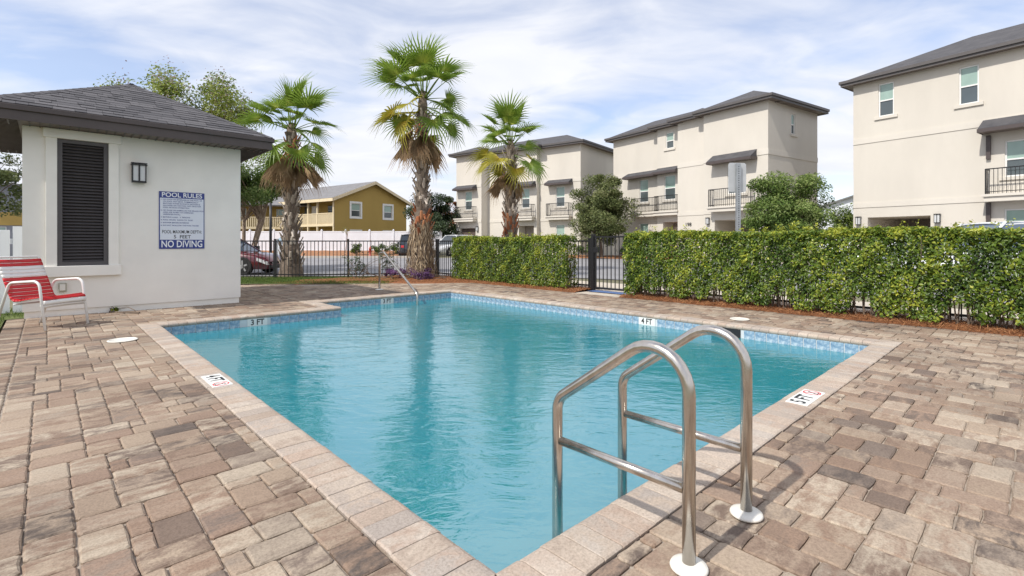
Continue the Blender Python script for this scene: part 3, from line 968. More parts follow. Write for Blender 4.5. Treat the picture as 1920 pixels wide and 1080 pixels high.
ph = thing('pool_house', 'small pale stucco pool house with dark hip roof and louvred vent', 'pool house', PW(0, 9.4), PA)
X0, X1, YB, ZT = -1.45, 1.60, 3.1, 2.99
VX0, VX1, VZ0, VZ1 = -1.053, -0.416, 0.80, 2.84
m = MB()
wall_holes(m, X0, X1, 0.10, ZT, [(VX0, VX1, VZ0, VZ1)])
m.quad((X1, 0, .10), (X1, YB, .10), (X1, YB, ZT), (X1, 0, ZT))
m.quad((X1, YB, .10), (X0, YB, .10), (X0, YB, ZT), (X1, YB, ZT))
m.quad((X0, YB, .10), (X0, 0, .10), (X0, 0, ZT), (X0, YB, ZT))
m.quad((X0, 0, .10), (X0, YB, .10), (X1, YB, .10), (X1, 0, .10))
m.build('wall', 'stucco_shed', ph)
m = MB(); m.box(X0 + .02, X1 - .02, 0.022, YB - .02, -0.02, 0.10); m.build('foundation', 'stucco_trim', ph)
for (a, b, c, d, pr) in [(VX0 - 0.135, VX0, VZ0, VZ1, 0.045), (VX1, VX1 + 0.135, VZ0, VZ1, 0.045), (VX0 - 0.165, VX1 + 0.165, VZ1, VZ1 + 0.145, 0.07), (VX0 - 0.165, VX1 + 0.165, VZ0 - 0.17, VZ0, 0.075)]:
    m = MB(); m.box(a, b, -pr, 0.01, c, d); m.build('trim', 'stucco_trim', ph, bevel=0.006)
vent = None
m = MB()
fw = 0.062
m.box(VX0, VX0 + fw, -0.012, 0.06, VZ0, VZ1); m.box(VX1 - fw, VX1, -0.012, 0.06, VZ0, VZ1)
m.box(VX0 + fw, VX1 - fw, -0.011, 0.06, VZ0, VZ0 + fw); m.box(VX0 + fw, VX1 - fw, -0.011, 0.06, VZ1 - fw, VZ1)
m.quad((VX0, 0.10, VZ0), (VX1, 0.10, VZ0), (VX1, 0.10, VZ1), (VX0, 0.10, VZ1))
vent = m.build('louvre_vent', 'louvre_grey', ph)
sm_ = MB()
Mr = Matrix.Rotation(R(38), 4, 'X')
sm_.box(VX0 + fw, VX1 - fw, -0.034, 0.034, -0.004, 0.004, Mr)
slat_me = sm_.mesh('slat', 'louvre_grey')
ns = 38
for i in range(ns):
    o = link('slat', slat_me, vent)
    o.location = (0, 0.03, VZ0 + fw + 0.025 + (VZ1 - VZ0 - 2 * fw - 0.04) * i / (ns - 1))
# roof
RC, RH, EZ, PIT = (0.05, 1.55), 2.0, 3.215, 0.54
m = MB()
ap = (RC[0], RC[1], EZ + RH * PIT - 0.02)
cs = [(RC[0] - RH, RC[1] - RH, EZ - .02), (RC[0] + RH, RC[1] - RH, EZ - .02), (RC[0] + RH, RC[1] + RH, EZ - .02), (RC[0] - RH, RC[1] + RH, EZ - .02)]
m.add(cs + [ap], [(0, 1, 4), (1, 2, 4), (2, 3, 4), (3, 0, 4)])
roof = m.build('roof', 'shingle', ph)
sh = MB()
sl = math.hypot(RH, RH * PIT)
nc = 17
for fa in range(4):
    ang = fa * math.pi / 2
    tdir = Vector((math.cos(ang), math.sin(ang), 0)); out = Vector((math.sin(ang), -math.cos(ang), 0))
    updir = (-out + Vector((0, 0, PIT))).normalized(); nn = tdir.cross(updir).normalized()
    if nn.z < 0: nn = -nn
    base = Vector((RC[0], RC[1], EZ)) + out * RH
    for c in range(nc):
        s0 = sl * c / nc; s1 = min(sl, s0 + sl / nc * 1.25)
        hw0 = RH * (1 - s0 / sl); hw1 = RH * (1 - s1 / sl)
        x = -hw0 - random.uniform(0, .3)
        while x < hw0:
            w = random.choice([0.14, 0.2, 0.26, 0.34])
            a0, b0 = max(-hw0, x + .0015), min(hw0, x + w - .0015)
            a1, b1 = max(-hw1, min(hw1, a0)), min(hw1, max(-hw1, b0))
            x += w
            if b0 - a0 < 0.01: continue
            th = random.choice([0.007, 0.012, 0.015])
            t = random.random()
            p = [base + tdir * a0 + updir * s0, base + tdir * b0 + updir * s0, base + tdir * b1 + updir * s1, base + tdir * a1 + updir * s1]
            vs_ = [tuple(p[0] - nn * .01), tuple(p[1] - nn * .01), tuple(p[0] + nn * th), tuple(p[1] + nn * th), tuple(p[2] + nn * .001), tuple(p[3] + nn * .001)]
            sh.add(vs_, [(0, 1, 3, 2), (2, 3, 4, 5)], (t, t, t))
    # hip caps
    hc = base + tdir * RH
    hd = Vector((RC[0], RC[1], EZ + RH * PIT)) - hc
    nh = 20
    for i in range(nh):
        a = hc + hd * (i / nh) + Vector((0, 0, .016)); b = hc + hd * ((i + 1.2) / nh) + Vector((0, 0, .010))
        sd_ = Vector((-hd.y, hd.x, 0)).normalized() * 0.085
        t = random.random()
        dz = Vector((0, 0, -.035))
        sh.add([tuple(a - sd_ + dz), tuple(a), tuple(a + sd_ + dz), tuple(b - sd_ + dz), tuple(b), tuple(b + sd_ + dz)], [(0, 1, 4, 3), (1, 2, 5, 4)], (t, t, t))
o = sh.build('shingles', 'shingle', roof); o['kind'] = 'stuff'
for k in range(4):
    ang = k * math.pi / 2
    M = Matrix.Translation((RC[0], RC[1], 0)) @ Matrix.Rotation(ang, 4, 'Z')
    m = MB(); m.box(-RH + .002 * (k % 2), RH - .002 * (k % 2), -RH, -RH + 0.03, 2.985, 3.13, M); m.build('fascia_board', 'bronze_metal', roof)
    m = MB(); m.box(-RH - .03 - .002 * (k % 2), RH + .03 + .002 * (k % 2), -RH - 0.035, -RH + .03, 3.125, 3.205, M); m.build('drip_edge', 'bronze_metal', roof, bevel=0.008)
m = MB()
m.add([(RC[0] - RH, RC[1] - RH, 2.993), (RC[0] + RH, RC[1] - RH, 2.993), (RC[0] + RH, RC[1] + RH, 2.993), (RC[0] - RH, RC[1] + RH, 2.993)], [(3, 2, 1, 0)])
m.build('soffit', 'bronze_light', roof)
m = MB()
for k in range(4):
    ang = k * math.pi / 2
    M = Matrix.Translation((RC[0], RC[1], 0)) @ Matrix.Rotation(ang, 4, 'Z')
    for i in range(34):
        x = -RH + .12 + i * 0.114
        m.box(x, x + 0.018, -RH + .03, -RH + 0.46, 2.981, 2.992, M)
o = m.build('soffit_ribs', 'bronze_metal', roof); o['kind'] = 'stuff'

# wall lantern
wlp = PW(-0.01, 9.4)
lan = thing('wall_lantern', 'black wall lantern with white glass panels beside the louvred vent', 'wall lamp', wlp, PA)
def lantern(parent, z0, z1, w, dp):
    m = MB(); m.box(-w * .32, w * .32, -0.03, -0.001, z0 + .02, z1 - .02); m.build('back_plate', 'black_metal', parent)
    m = MB(); m.box(-w / 2 + .012, w / 2 - .012, -dp + .012, -0.035, z0 + .03, z1 - .045); m.build('glass_shade', 'lamp_glass', parent)
    m = MB()
    for sx in (-w / 2, w / 2 - .016):
        for sy in (-dp, -0.045):
            m.box(sx, sx + .016, sy, sy + .016, z0, z1 - .02)
    m.box(-0.012, 0.012, -dp - .001, -dp + .012, z0, z1 - .02)
    m.box(-w / 2, w / 2, -dp, -.029, z0, z0 + .03); m.box(-w / 2 - .012, w / 2 + .012, -dp - .012, -.028, z1 - .045, z1 - .03); m.box(-w / 2 - .012, w / 2 + .012, -dp - .012, -.028, z1 - .015, z1)
    m.build('frame', 'black_metal', parent)
lantern(lan, 2.21, 2.55, 0.20, 0.12)

# pool rules sign
sg = thing('pool_rules_sign', 'blue and white pool rules notice board on the pool house wall', 'sign', PW(0.633, 9.4), PA)
SW, SZ0, SZ1 = 0.70, 1.06, 2.09
m = MB(); m.box(-SW / 2, SW / 2, -0.012, -0.002, SZ0, SZ1); m.build('board', 'sign_blue', sg)
m = MB(); m.box(-SW / 2 + .014, SW / 2 - .014, -0.0145, -0.011, SZ0 + .165, SZ1 - .115); m.build('panel', 'sign_white', sg)
rx = (R(90), 0, 0)
lettering('POOL RULES', 0.115, 'ink_white', sg, (0, -0.0150, SZ1 - .060), rx, 0.002, width=0.62)
lettering('NO DIVING', 0.17, 'ink_white', sg, (0, -0.0150, SZ0 + .082), rx, 0.003, width=0.63)
lettering('POOL MAXIMUM DEPTH:', 0.085, 'ink_black', sg, (0, -0.0165, SZ0 + .305), rx, 0.0004, width=0.61)
lettering('5  FEET', 0.085, 'ink_black', sg, (0, -0.0165, SZ0 + .215), rx, 0.001)
rules = ['1. NO FOOD OR BEVERAGES IN THE POOL OR', '    ON POOL WET DECK. COMMERCIALLY', '    BOTTLED WATER IN PLASTIC BOTTLES IS', '    ALLOWED ON THE POOL WET DECK FOR', '    POOL PATRON HYDRATION.', None, '2. NO GLASS OR ANIMALS IN THE FENCED POOL', '    AREA (OR 50 FEET TO UNFENCED', '    UNFENCED POOL).', None, '3. BATHING LOAD:   5  PERSONS', None, '4. POOL HOURS:  DAWN TO  DUSK', None, '5. SHOWER BEFORE ENTERING', None, '6. DO NOT SWALLOW THE POOL WATER']
zz = SZ1 - .142
for r_ in rules:
    if r_ is None:
        zz -= 0.013; continue
    lettering(r_, 0.0305, 'sign_blue', sg, (-SW / 2 + .025, -0.0165, zz), rx, 0.0004, 'LEFT')
    zz -= 0.0365
# outlet
ob = thing('electrical_outlet', 'small grey electrical outlet box low on the pool house wall', 'outlet', PW(-0.99, 9.4), PA)
m = MB(); m.box(-0.05, 0.05, -0.05, -0.001, 0.39, 0.53); m.build('box', 'outlet_box', ob, bevel=0.006)
m = MB(); m.box(-0.034, 0.034, -0.062, -0.052, 0.41, 0.51); m.build('cover', 'white_plastic', ob, bevel=0.003)

# ------------------------------------------------------------------ red strap chair
ch = thing('strap_chair', 'white tubular patio chair with red and white vinyl straps by the wall', 'chair', (-6.20, 6.9, 0.004), R(-9))
for sy in (-1, 1):
    y = sy * 0.285
    pts = fillet([(0.02, y, 0.0), (-0.08, y, 0.66), (-0.56, y, 0.63), (-0.80, y, 0.0)], [0.10, 0.10], 8)
    m = MB(); m.tube(pts, 0.0165, 12); m.build('leg_frame', 'white_paint', ch, True)
path = [(-0.055, 0.30), (-0.015, 0.35), (-0.02, 0.405), (-0.08, 0.432), (-0.25, 0.405), (-0.42, 0.375), (-0.50, 0.372), (-0.555, 0.41), (-0.60, 0.50), (-0.69, 0.70), (-0.77, 0.88), (-0.795, 0.935)]
def along(path, s_):
    acc = 0
    for i in range(len(path) - 1):
        a, b = Vector(path[i]), Vector(path[i + 1])
        l = (b - a).length
        if acc + l >= s_:
            return a.lerp(b, (s_ - acc) / l)
        acc += l
    return Vector(path[-1])
plen = sum((Vector(path[i + 1]) - Vector(path[i])).length for i in range(len(path) - 1))
for sy in (-1, 1):
    m = MB(); m.tube([(p[0], sy * 0.262, p[1]) for p in [along(path, plen * i / 40) for i in range(41)]], 0.0135, 10)
    m.build('seat_rail', 'white_paint', ch, True)
m = MB(); m.tube(fillet([(-0.795, -0.262, 0.925), (-0.815, -0.262, 0.97), (-0.815, 0.262, 0.97), (-0.795, 0.262, 0.925)], [0.02, 0.02], 6), 0.0135, 10); m.build('top_rail', 'white_paint', ch, True)
for (xx, zz) in ((-0.07, 0.325), (-0.50, 0.335)):
    m = MB(); m.tube([(xx, -0.275, zz), (xx, 0.275, zz)], 0.012, 10); m.build('cross_rail', 'white_paint', ch, True)
nst = 23
for i in range(nst):
    s0 = plen * (i + .06) / nst; s1 = plen * (i + .94) / nst
    sec = [along(path, s0 + (s1 - s0) * k / 3) for k in range(4)]
    m = MB()
    vs_ = []; fs_ = []
    ys = [-0.28, -0.27, -0.15, 0, 0.15, 0.27, 0.28]
    for jy, y in enumerate(ys):
        sag = 0.0 if abs(y) > .26 else 0.010 * (1 - (y / .27) ** 2)
        for k, p in enumerate(sec):
            q = along(path, min(plen, s0 + (s1 - s0) * k / 3 + 0.01)) - along(path, max(0, s0 + (s1 - s0) * k / 3 - 0.01))
            nrm = Vector((q.y, -q.x)).normalized() * (1 if True else -1)
            if nrm.y < 0 and i > 3: nrm = -nrm
            if i <= 3: nrm = Vector((abs(nrm.x), nrm.y))
            off = 0.0165 - sag if abs(y) < .275 else 0.0
            cr_ = 0.003 if k in (1, 2) else 0
            vs_.append((p.x + nrm.x * (off + cr_), y, p.y + nrm.y * (off + cr_)))
    for jy in range(len(ys) - 1):
        for k in range(3):
            a = jy * 4 + k
            fs_.append((a, a + 1, a + 5, a + 4))
    m.add(vs_, fs_)
    red = not (i in (0, 1) or i in (18, 19, 20))
    o = m.build('strap', 'red_vinyl' if red else 'white_paint', ch, True)
    so = o.modifiers.new('thick', 'SOLIDIFY'); so.thickness = 0.003

# ------------------------------------------------------------------ metal fence and gate
def fence(name, label, segs, h, skip=None, post_every=2.35, group=None):
    """segs: polyline of world points"""
    root = thing(name, label, 'fence', (segs[0][0], segs[0][1], 0), 0, group)
    base = Vector(segs[0])
    pk = MB(); pk.box(-0.0085, 0.0085, -0.0085, 0.0085, 0.04, h - 0.02); pk_me = pk.mesh('picket', 'black_metal')
    ps = MB(); ps.box(-0.03, 0.03, -0.03, 0.03, -0.05, h + 0.03); ps.box(-0.036, 0.036, -0.036, 0.036, h + 0.03, h + 0.05)
    ps_me = ps.mesh('post', 'black_metal')
    first = True
    for a, b in zip(segs[:-1], segs[1:]):
        a, b = Vector(a), Vector(b)
        Ls = (b - a).length; d = (b - a) / Ls
        ang = math.atan2(d.y, d.x)
        npan = max(1, round(Ls / post_every))
        for i in range(npan + 1):
            if i == 0 and not first: continue
            p = a + d * (Ls * i / npan) - base
            o = link('post', ps_me, root); o.location = (p.x, p.y, 0); o.rotation_euler = (0, 0, ang)
        first = False
        for zr in (h - 0.02, 0.12):
            m = MB(); m.box(0.02, Ls - 0.02, -0.016, 0.016, zr - 0.018, zr + 0.018)
            o = m.build('rail', 'black_metal', root); p = a - base; o.location = (p.x, p.y, 0); o.rotation_euler = (0, 0, ang)
        n = int(Ls / 0.118)
        for i in range(1, n):
            s_ = Ls * i / n
            q = (s_ / Ls * npan); 
            if abs(q - round(q)) * Ls / npan < 0.05: continue
            p = a + d * s_ - base
            o = link('picket', pk_me, root); o.location = (p.x, p.y, 0); o.rotation_euler = (0, 0, ang)
    return root
FX = 8.52
crn = PW(FX, 12.75)
fence('metal_fence', 'black metal picket fence along the grass behind the pool house', [(crn.x, crn.y), (-5.3, 16.05), (-9.95, 15.9)], 1.22)
a, b = PW(FX, 12.65), PW(FX, 6.20)
fence('metal_fence', 'black metal picket fence between the tallest palm and the gate', [(a.x, a.y), (b.x, b.y)], 1.22)
a, b = PW(FX, 4.78), PW(FX, -2.7)
fence('metal_fence', 'black metal picket fence behind the long right hedge', [(a.x, a.y), (b.x, b.y)], 1.22)
# gate
gt = thing('metal_gate', 'black metal picket gate between the two hedges', 'gate', PW(FX - .02, 6.08), PA - R(90))
GL = 1.27
for px_ in (0.0, GL):
    m = MB(); m.box(px_ - .04, px_ + .04, -.04, .04, -.05, 1.34); m.box(px_ - .046, px_ + .046, -.046, .046, 1.34, 1.365); m.build('post', 'black_metal', gt)
m = MB()
m.box(0.055, GL - .055, -.02, .02, 1.28, 1.32); m.box(0.055, GL - .055, -.019, .019, .05, .09)
m.box(0.055, .09, -.018, .018, .09, 1.28); m.box(GL - .09, GL - .055, -.018, .018, .09, 1.28)
m.build('gate_frame', 'black_metal', gt)
for i in range(1, 10):
    x = 0.07 + (GL - .14) * i / 10
    m = MB(); m.box(x - .009, x + .009, -.009, .009, .09, 1.28); m.build('picket', 'black_metal', gt)
m = MB(); m.box(.04, .13, -.045, .03, .92, 1.05); m.build('latch', 'black_metal', gt, bevel=.005)

# ------------------------------------------------------------------ hedges
def hedge(name, label, x0, x1, y0, y1, h, n, seed, sprigs=0, bottom_gap=0.5):
    g = np.random.default_rng(seed)
    root = thing(name, label, 'hedge', PW((x0 + x1) / 2, (y0 + y1) / 2), PA)
    cx, cy_ = (x0 + x1) / 2, (y0 + y1) / 2
    hx, hy = (x1 - x0) / 2, (y1 - y0) / 2
    # clumps: shoots along the length, each with its own bulge and reach to the ground
    nb = max(2, int(hy * 2 / 0.16))
    def lump(yy, zz, s_):
        return 0.5 * np.sin(yy * 7.3 + s_) * np.sin(zz * 6.1 + 1.7 * s_) + 0.5 * np.sin(yy * 15.1 + 2.1 * s_ + zz * 3) * np.sin(zz * 13 + s_)
    k = g.random(n)
    P = np.zeros((n, 3)); N = np.zeros((n, 3))
    front = k < 0.50; back = (k >= 0.50) & (k < 0.66); top = (k >= 0.66) & (k < 0.86); ends = (k >= 0.86) & (k < 0.90); inner = k >= 0.90
    yy = (g.random(n) * 2 - 1) * hy; zz = 0.04 + g.random(n) ** 0.9 * (h - 0.04)
    lmp = lump(yy, zz, seed)
    dep = g.random(n) ** 1.5 * 0.16
    bulge = 0.075 * lmp
    P[:, 1] = yy; P[:, 2] = zz
    P[front, 0] = -hx - bulge[front] + dep[front]; N[front] = (-1, 0, 0.45)
    P[back, 0] = hx + bulge[back] - dep[back]; N[back] = (1, 0, 0.45)
    P[top, 0] = (g.random(top.sum()) * 2 - 1) * hx; P[top, 2] = h + 0.05 * lmp[top] + 0.03 * np.sin(yy[top] * 1.9 + seed) - dep[top] * .7; N[top] = (0, 0, 1)
    sg_ = np.where(g.random(ends.sum()) < .5, -1.0, 1.0)
    P[ends, 0] = (g.random(ends.sum()) * 2 - 1) * hx; P[ends, 1] = sg_ * (hy - dep[ends]); N[ends, 1] = sg_; N[ends, 2] = .4
    P[inner, 0] = (g.random(inner.sum()) * 2 - 1) * hx * .8; N[inner] = (0, 0, 1)
    # ragged foot: where a shoot is thin the fence shows through
    foot = 0.06 + 0.24 * np.clip(np.sin(P[:, 1] * 3.1 + seed) * np.sin(P[:, 1] * 8.3 + 2 * seed) + .25, 0, 1) ** 1.2
    keep = (P[:, 2] > foot * bottom_gap * 2 * (0.7 + .6 * g.random(n)))
    # holes
    hole = (np.sin(P[:, 1] * 5.3 + 1.3 * seed) + np.sin(P[:, 2] * 9.1 + P[:, 1] * 2.2 + seed) + np.sin(P[:, 1] * 11.7 - P[:, 2] * 5)) > 2.80
    keep &= ~(hole & (g.random(n) < .7))
    P = P[keep]; N = N[keep]; n = len(P)
    N = unit(N + g.normal(size=(n, 3)) * 0.55)
    lm = lump(P[:, 1], P[:, 2], seed)
    broad = np.sin(P[:, 1] * 2.3 + seed) * .5 + np.sin(P[:, 1] * 5.1 + P[:, 2] * 2.5) * .5
    T = 0.41 + 0.25 * lm + 0.12 * broad + g.normal(size=n) * 0.17 + 0.16 * (P[:, 2] > h - .10)  # lump term paints shaded gaps and lit bulges into the leaf tint
    T = np.where(g.random(n) < .07, T + .35, T)
    D = np.tile(np.array([0.0, 0.0, 0.6]), (n, 1)) + g.normal(size=(n, 3))
    L = 0.034 + 0.044 * g.random(n) ** 1.6
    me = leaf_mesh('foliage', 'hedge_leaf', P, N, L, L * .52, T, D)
    o = link('foliage', me, root); o['kind'] = 'stuff'
    # pale new shoots standing above the trimmed top
    if sprigs:
        A = []; Nn = []; Ts = []; Ll = []
        for _ in range(sprigs):
            bx, by = (g.random() * 2 - 1) * hx * .8, (g.random() * 2 - 1) * hy
            hh = 0.05 + 0.13 * g.random() ** 2
            for q in range(16):
                f = g.random()
                A.append((bx + g.normal() * .028, by + g.normal() * .028, h + hh * f)); Nn.append((g.normal(), g.normal(), 1)); Ts.append(.72 + .25 * g.random()); Ll.append(.035 + .02 * g.random())
        me = leaf_mesh('new_shoots', 'hedge_leaf', np.array(A), unit(np.array(Nn)), np.array(Ll), np.array(Ll) * .5, np.array(Ts))
        o = link('new_shoots', me, root); o['kind'] = 'stuff'
    m = MB()
    for i in range(nb * 2):
        y_ = -hy + .05 + (2 * hy - .1) * (i + g.random() * .8) / (nb * 2)
        x_ = g.normal() * .06
        for q in range(2):
            m.tube([(x_, y_, -0.02), (x_ + g.normal() * .05, y_ + g.normal() * .06, h * .45), (x_ + g.normal() * .12, y_ + g.normal() * .14, h * .93)], [0.012, 0.008, 0.003], 5, False)
    o = m.build('stems', 'bark', root); o['kind'] = 'stuff'
    return root
hedge('hedge', 'long clipped green hedge to the right of the gate', 7.88, 8.44, -2.65, 4.80, 1.36, 74000, 3, 60, 0.62)
hedge('hedge', 'short clipped green hedge to the left of the gate', 7.98, 8.46, 6.52, 11.15, 1.30, 36000, 5, 26, 0.15)

# pine straw bed under the hedges
def bed(name, poly_fn, nx, ny, amp, mat):
    m = MB()
    g = np.random.default_rng(4)
    Z = amp * g.random((nx + 1, ny + 1))
    for i in range(nx):
        for j in range(ny):
            def pt(a, b):
                p = poly_fn(a / nx, b / ny)
                edge = min(1.0, 4 * min(a / nx, 1 - a / nx))
                return (p[0], p[1], -0.02 + 0.045 * edge + Z[a, b] * edge)
            m.quad(pt(i, j), pt(i + 1, j), pt(i + 1, j + 1), pt(i, j + 1))
    return m.build(name, mat, None, True)
def rag(a, b, s_):
    return 0.05 * math.sin(b * s_) + 0.035 * math.sin(b * s_ * 2.7 + 1)
o = bed('pine_straw_bed', lambda a, b: (7.70 + rag(a, b, 41) * (1 - a) + a * 1.25, -3.2 + b * 8.05), 10, 60, 0.03, 'pine_straw'); o.location = ORG; o.rotation_euler = (0, 0, PA); struct(o)
def lb(a, b):
    y_ = 6.10 + b * 7.6
    x_lo = 7.72 + rag(a, b, 33)
    if y_ > 9.85: x_lo = 7.75 - (y_ - 9.85) * 1.28 + rag(a, b, 33)
    x_hi = 8.95
    return (x_lo + a * (x_hi - x_lo), y_)
o = bed('pine_straw_bed', lb, 16, 60, 0.03, 'pine_straw'); o.location = ORG; o.rotation_euler = (0, 0, PA); struct(o)
def straw(poly, n, seed):
    g = np.random.default_rng(seed)
    P = []
    xs = [p[0] for p in poly]; ys = [p[1] for p in poly]
    while len(P) < n:
        a = g.random((n, 2)) * (max(xs) - min(xs), max(ys) - min(ys)) + (min(xs), min(ys))
        P += [q for q in a if inside(poly, q[0], q[1])]
    P = np.array(P[:n])
    Z = 0.028 + 0.035 * g.random(n)
    P3 = np.column_stack([P, Z])
    N = unit(np.column_stack([g.normal(size=n) * .35, g.normal(size=n) * .35, np.ones(n)]))
    me = leaf_mesh('pine_straw', 'straw', P3, N, 0.10 + 0.10 * g.random(n), np.full(n, 0.006), g.random(n), fold=0.1)
    o = link('pine_straw', me); o.location = ORG; o.rotation_euler = (0, 0, PA)
    return o
tag(straw([(7.66, -3.2), (8.9, -3.2), (8.9, 4.8), (7.66, 4.8)], 11000, 5), 'loose orange brown pine straw under the long right hedge', 'pine straw', kind='stuff')
tag(straw([(7.68, 6.1), (8.9, 6.1), (8.9, 12.6), (5.0, 12.6), (7.68, 9.9)], 9000, 6), 'loose orange brown pine straw under the left hedge and palm', 'pine straw', kind='stuff')

# lawn strip behind the pool house and the corner by the chair
def lawn(poly, n, seed, label, hgt=0.05):
    o = struct(sheet('lawn', 'soil_grass', poly, 0.002))
    g = np.random.default_rng(seed)
    xs = [p[0] for p in poly]; ys = [p[1] for p in poly]
    P = []
    while len(P) < n:
        a = g.random((n, 2)) * (max(xs) - min(xs), max(ys) - min(ys)) + (min(xs), min(ys))
        P += [q for q in a if inside(poly, q[0], q[1])]
    P = np.array(P[:n]); hh = hgt * (0.6 + .8 * g.random(n))
    P3 = np.column_stack([P, 0.002 + hh * .45])
    D = unit(np.column_stack([g.normal(size=n) * .45, g.normal(size=n) * .45, np.ones(n)]))
    N = unit(np.cross(D, g.normal(size=(n, 3))))
    me = leaf_mesh('grass', 'grass_blade', P3, N, hh, np.full(n, 0.006), g.random(n), D, 0.15)
    q = link('grass', me)
    tag(q, label, 'grass', kind='stuff')
lawn([(-10.2, 13.7), (-3.6, 14.0), (-3.3, 14.6), (-3.9, 16.1), (-5.3, 16.3), (-10.2, 16.2)], 24000, 8, 'strip of green lawn between the paving and the black fence', 0.06)
la = [PW(-1.64, 3.0), PW(-1.64, 9.43), PW(-1.43, 9.43), PW(-1.43, 10.9), PW(-4.5, 10.9), PW(-4.5, 3.0)]
lawn([(p.x, p.y) for p in la], 16000, 9, 'patch of green grass beside the paving left of the chair', 0.07)

# ------------------------------------------------------------------ palms
def frond_mesh(seed, Rf, Lp, span, droop, fold, mat, dead=False, nseg=24):
    g = random.Random(seed)
    vs_ = []; fs_ = []; tt = []
    def put(x, y, z, t):
        vs_.append((x, y, z)); tt.append(t); return len(vs_) - 1
    def bend(x, y, z):
        d = max(0, x - Lp * .6)
        return (x - 0.10 * droop * d * d, y, z - droop * d * d - 0.35 * droop * abs(y) ** 1.6)
    hub = put(*bend(Lp, 0, 0.0), .85 if not dead else .6)
    prev = None
    for k in range(nseg):
        a0 = -span + 2 * span * k / nseg; a1 = -span + 2 * span * (k + 1) / nseg; am = (a0 + a1) / 2
        rl = Rf * (0.84 + 0.22 * math.cos(am)) * g.uniform(.90, 1.10)
        rw = rl * (g.uniform(.30, .40) if not dead else g.uniform(.30, .45))
        def pt(r, a, z): return bend(Lp + r * math.cos(a), r * math.sin(a), z + fold * 1.5 * r * (abs(math.sin(a)) ** 2))
        z0 = -fold * .10 * Rf
        e0 = prev if prev is not None else put(*pt(rw, a0, z0), .42)
        rd = put(*pt(rw, am, -z0), .5)
        e1 = put(*pt(rw, a1, z0), .42)
        tw = (a1 - a0)
        n0 = put(*pt(rl * .70, am - tw * .17, -.02), .42); n1 = put(*pt(rl * .70, am + tw * .17, -.02), .42)
        tip = pt(rl, am + g.uniform(-.05, .05), 0)
        tp = put(tip[0], tip[1], tip[2] - Rf * g.uniform(.03, .22) * (1.0 + 1.2 * droop), .55 if not dead else .7)
        fs_ += [(hub, e0, rd), (hub, rd, e1), (e0, n0, rd), (rd, n1, e1), (rd, n0, n1), (n0, tp, n1)]
        prev = None if g.random() < .25 else e1
    me = bpy.data.meshes.new('frond')
    me.from_pydata(vs_, [], fs_)
    at = me.color_attributes.new('tint', 'FLOAT_COLOR', 'POINT')
    sh_ = g.uniform(-.10, .10)
    arr = np.ones((len(vs_), 4), np.float32); arr[:, :3] = np.clip(np.array(tt)[:, None] + sh_ + np.array([g.uniform(-.1, .1) for _ in tt])[:, None], 0, 1)
    at.data.foreach_set('color', arr.ravel())
    me.materials.append(MATS[mat])
    return me
def petiole_mesh(Lp, droop, mat, r=0.018):
    m = MB()
    pts = []
    for i in range(7):
        x = (Lp + .10) * i / 6; d = max(0, x - Lp * .6)
        pts.append((x, 0, -droop * d * d - .012))
    m.tube(pts, [r * 1.6, r * 1.2, r, r * .9, r * .8, r * .7, r * .3], 6)
    return m.mesh('petiole', mat, True)
GREEN = [(frond_mesh(s, 0.90, 1.0, R(118), 0.20 + .10 * (s % 3), 0.22, 'frond_green'), petiole_mesh(1.0, 0.20 + .10 * (s % 3), 'frond_green')) for s in range(6)]
GREENUP = [(frond_mesh(20 + s, 0.98, 0.92, R(104), 0.04 + .05 * s, 0.24, 'frond_green'), petiole_mesh(0.92, 0.04 + .05 * s, 'frond_green')) for s in range(4)]
YELL = [(frond_mesh(40 + s, 0.92, 0.90, R(112), 0.35, 0.22, 'frond_yellow'), petiole_mesh(0.90, 0.35, 'frond_yellow')) for s in range(3)]
DEAD = [(frond_mesh(60 + s, 1.25, 0.55, R(27 + 4 * s), 0.02, 0.45, 'frond_dead', True, 24), petiole_mesh(0.55, 0.02, 'boot_red', .022)) for s in range(5)]
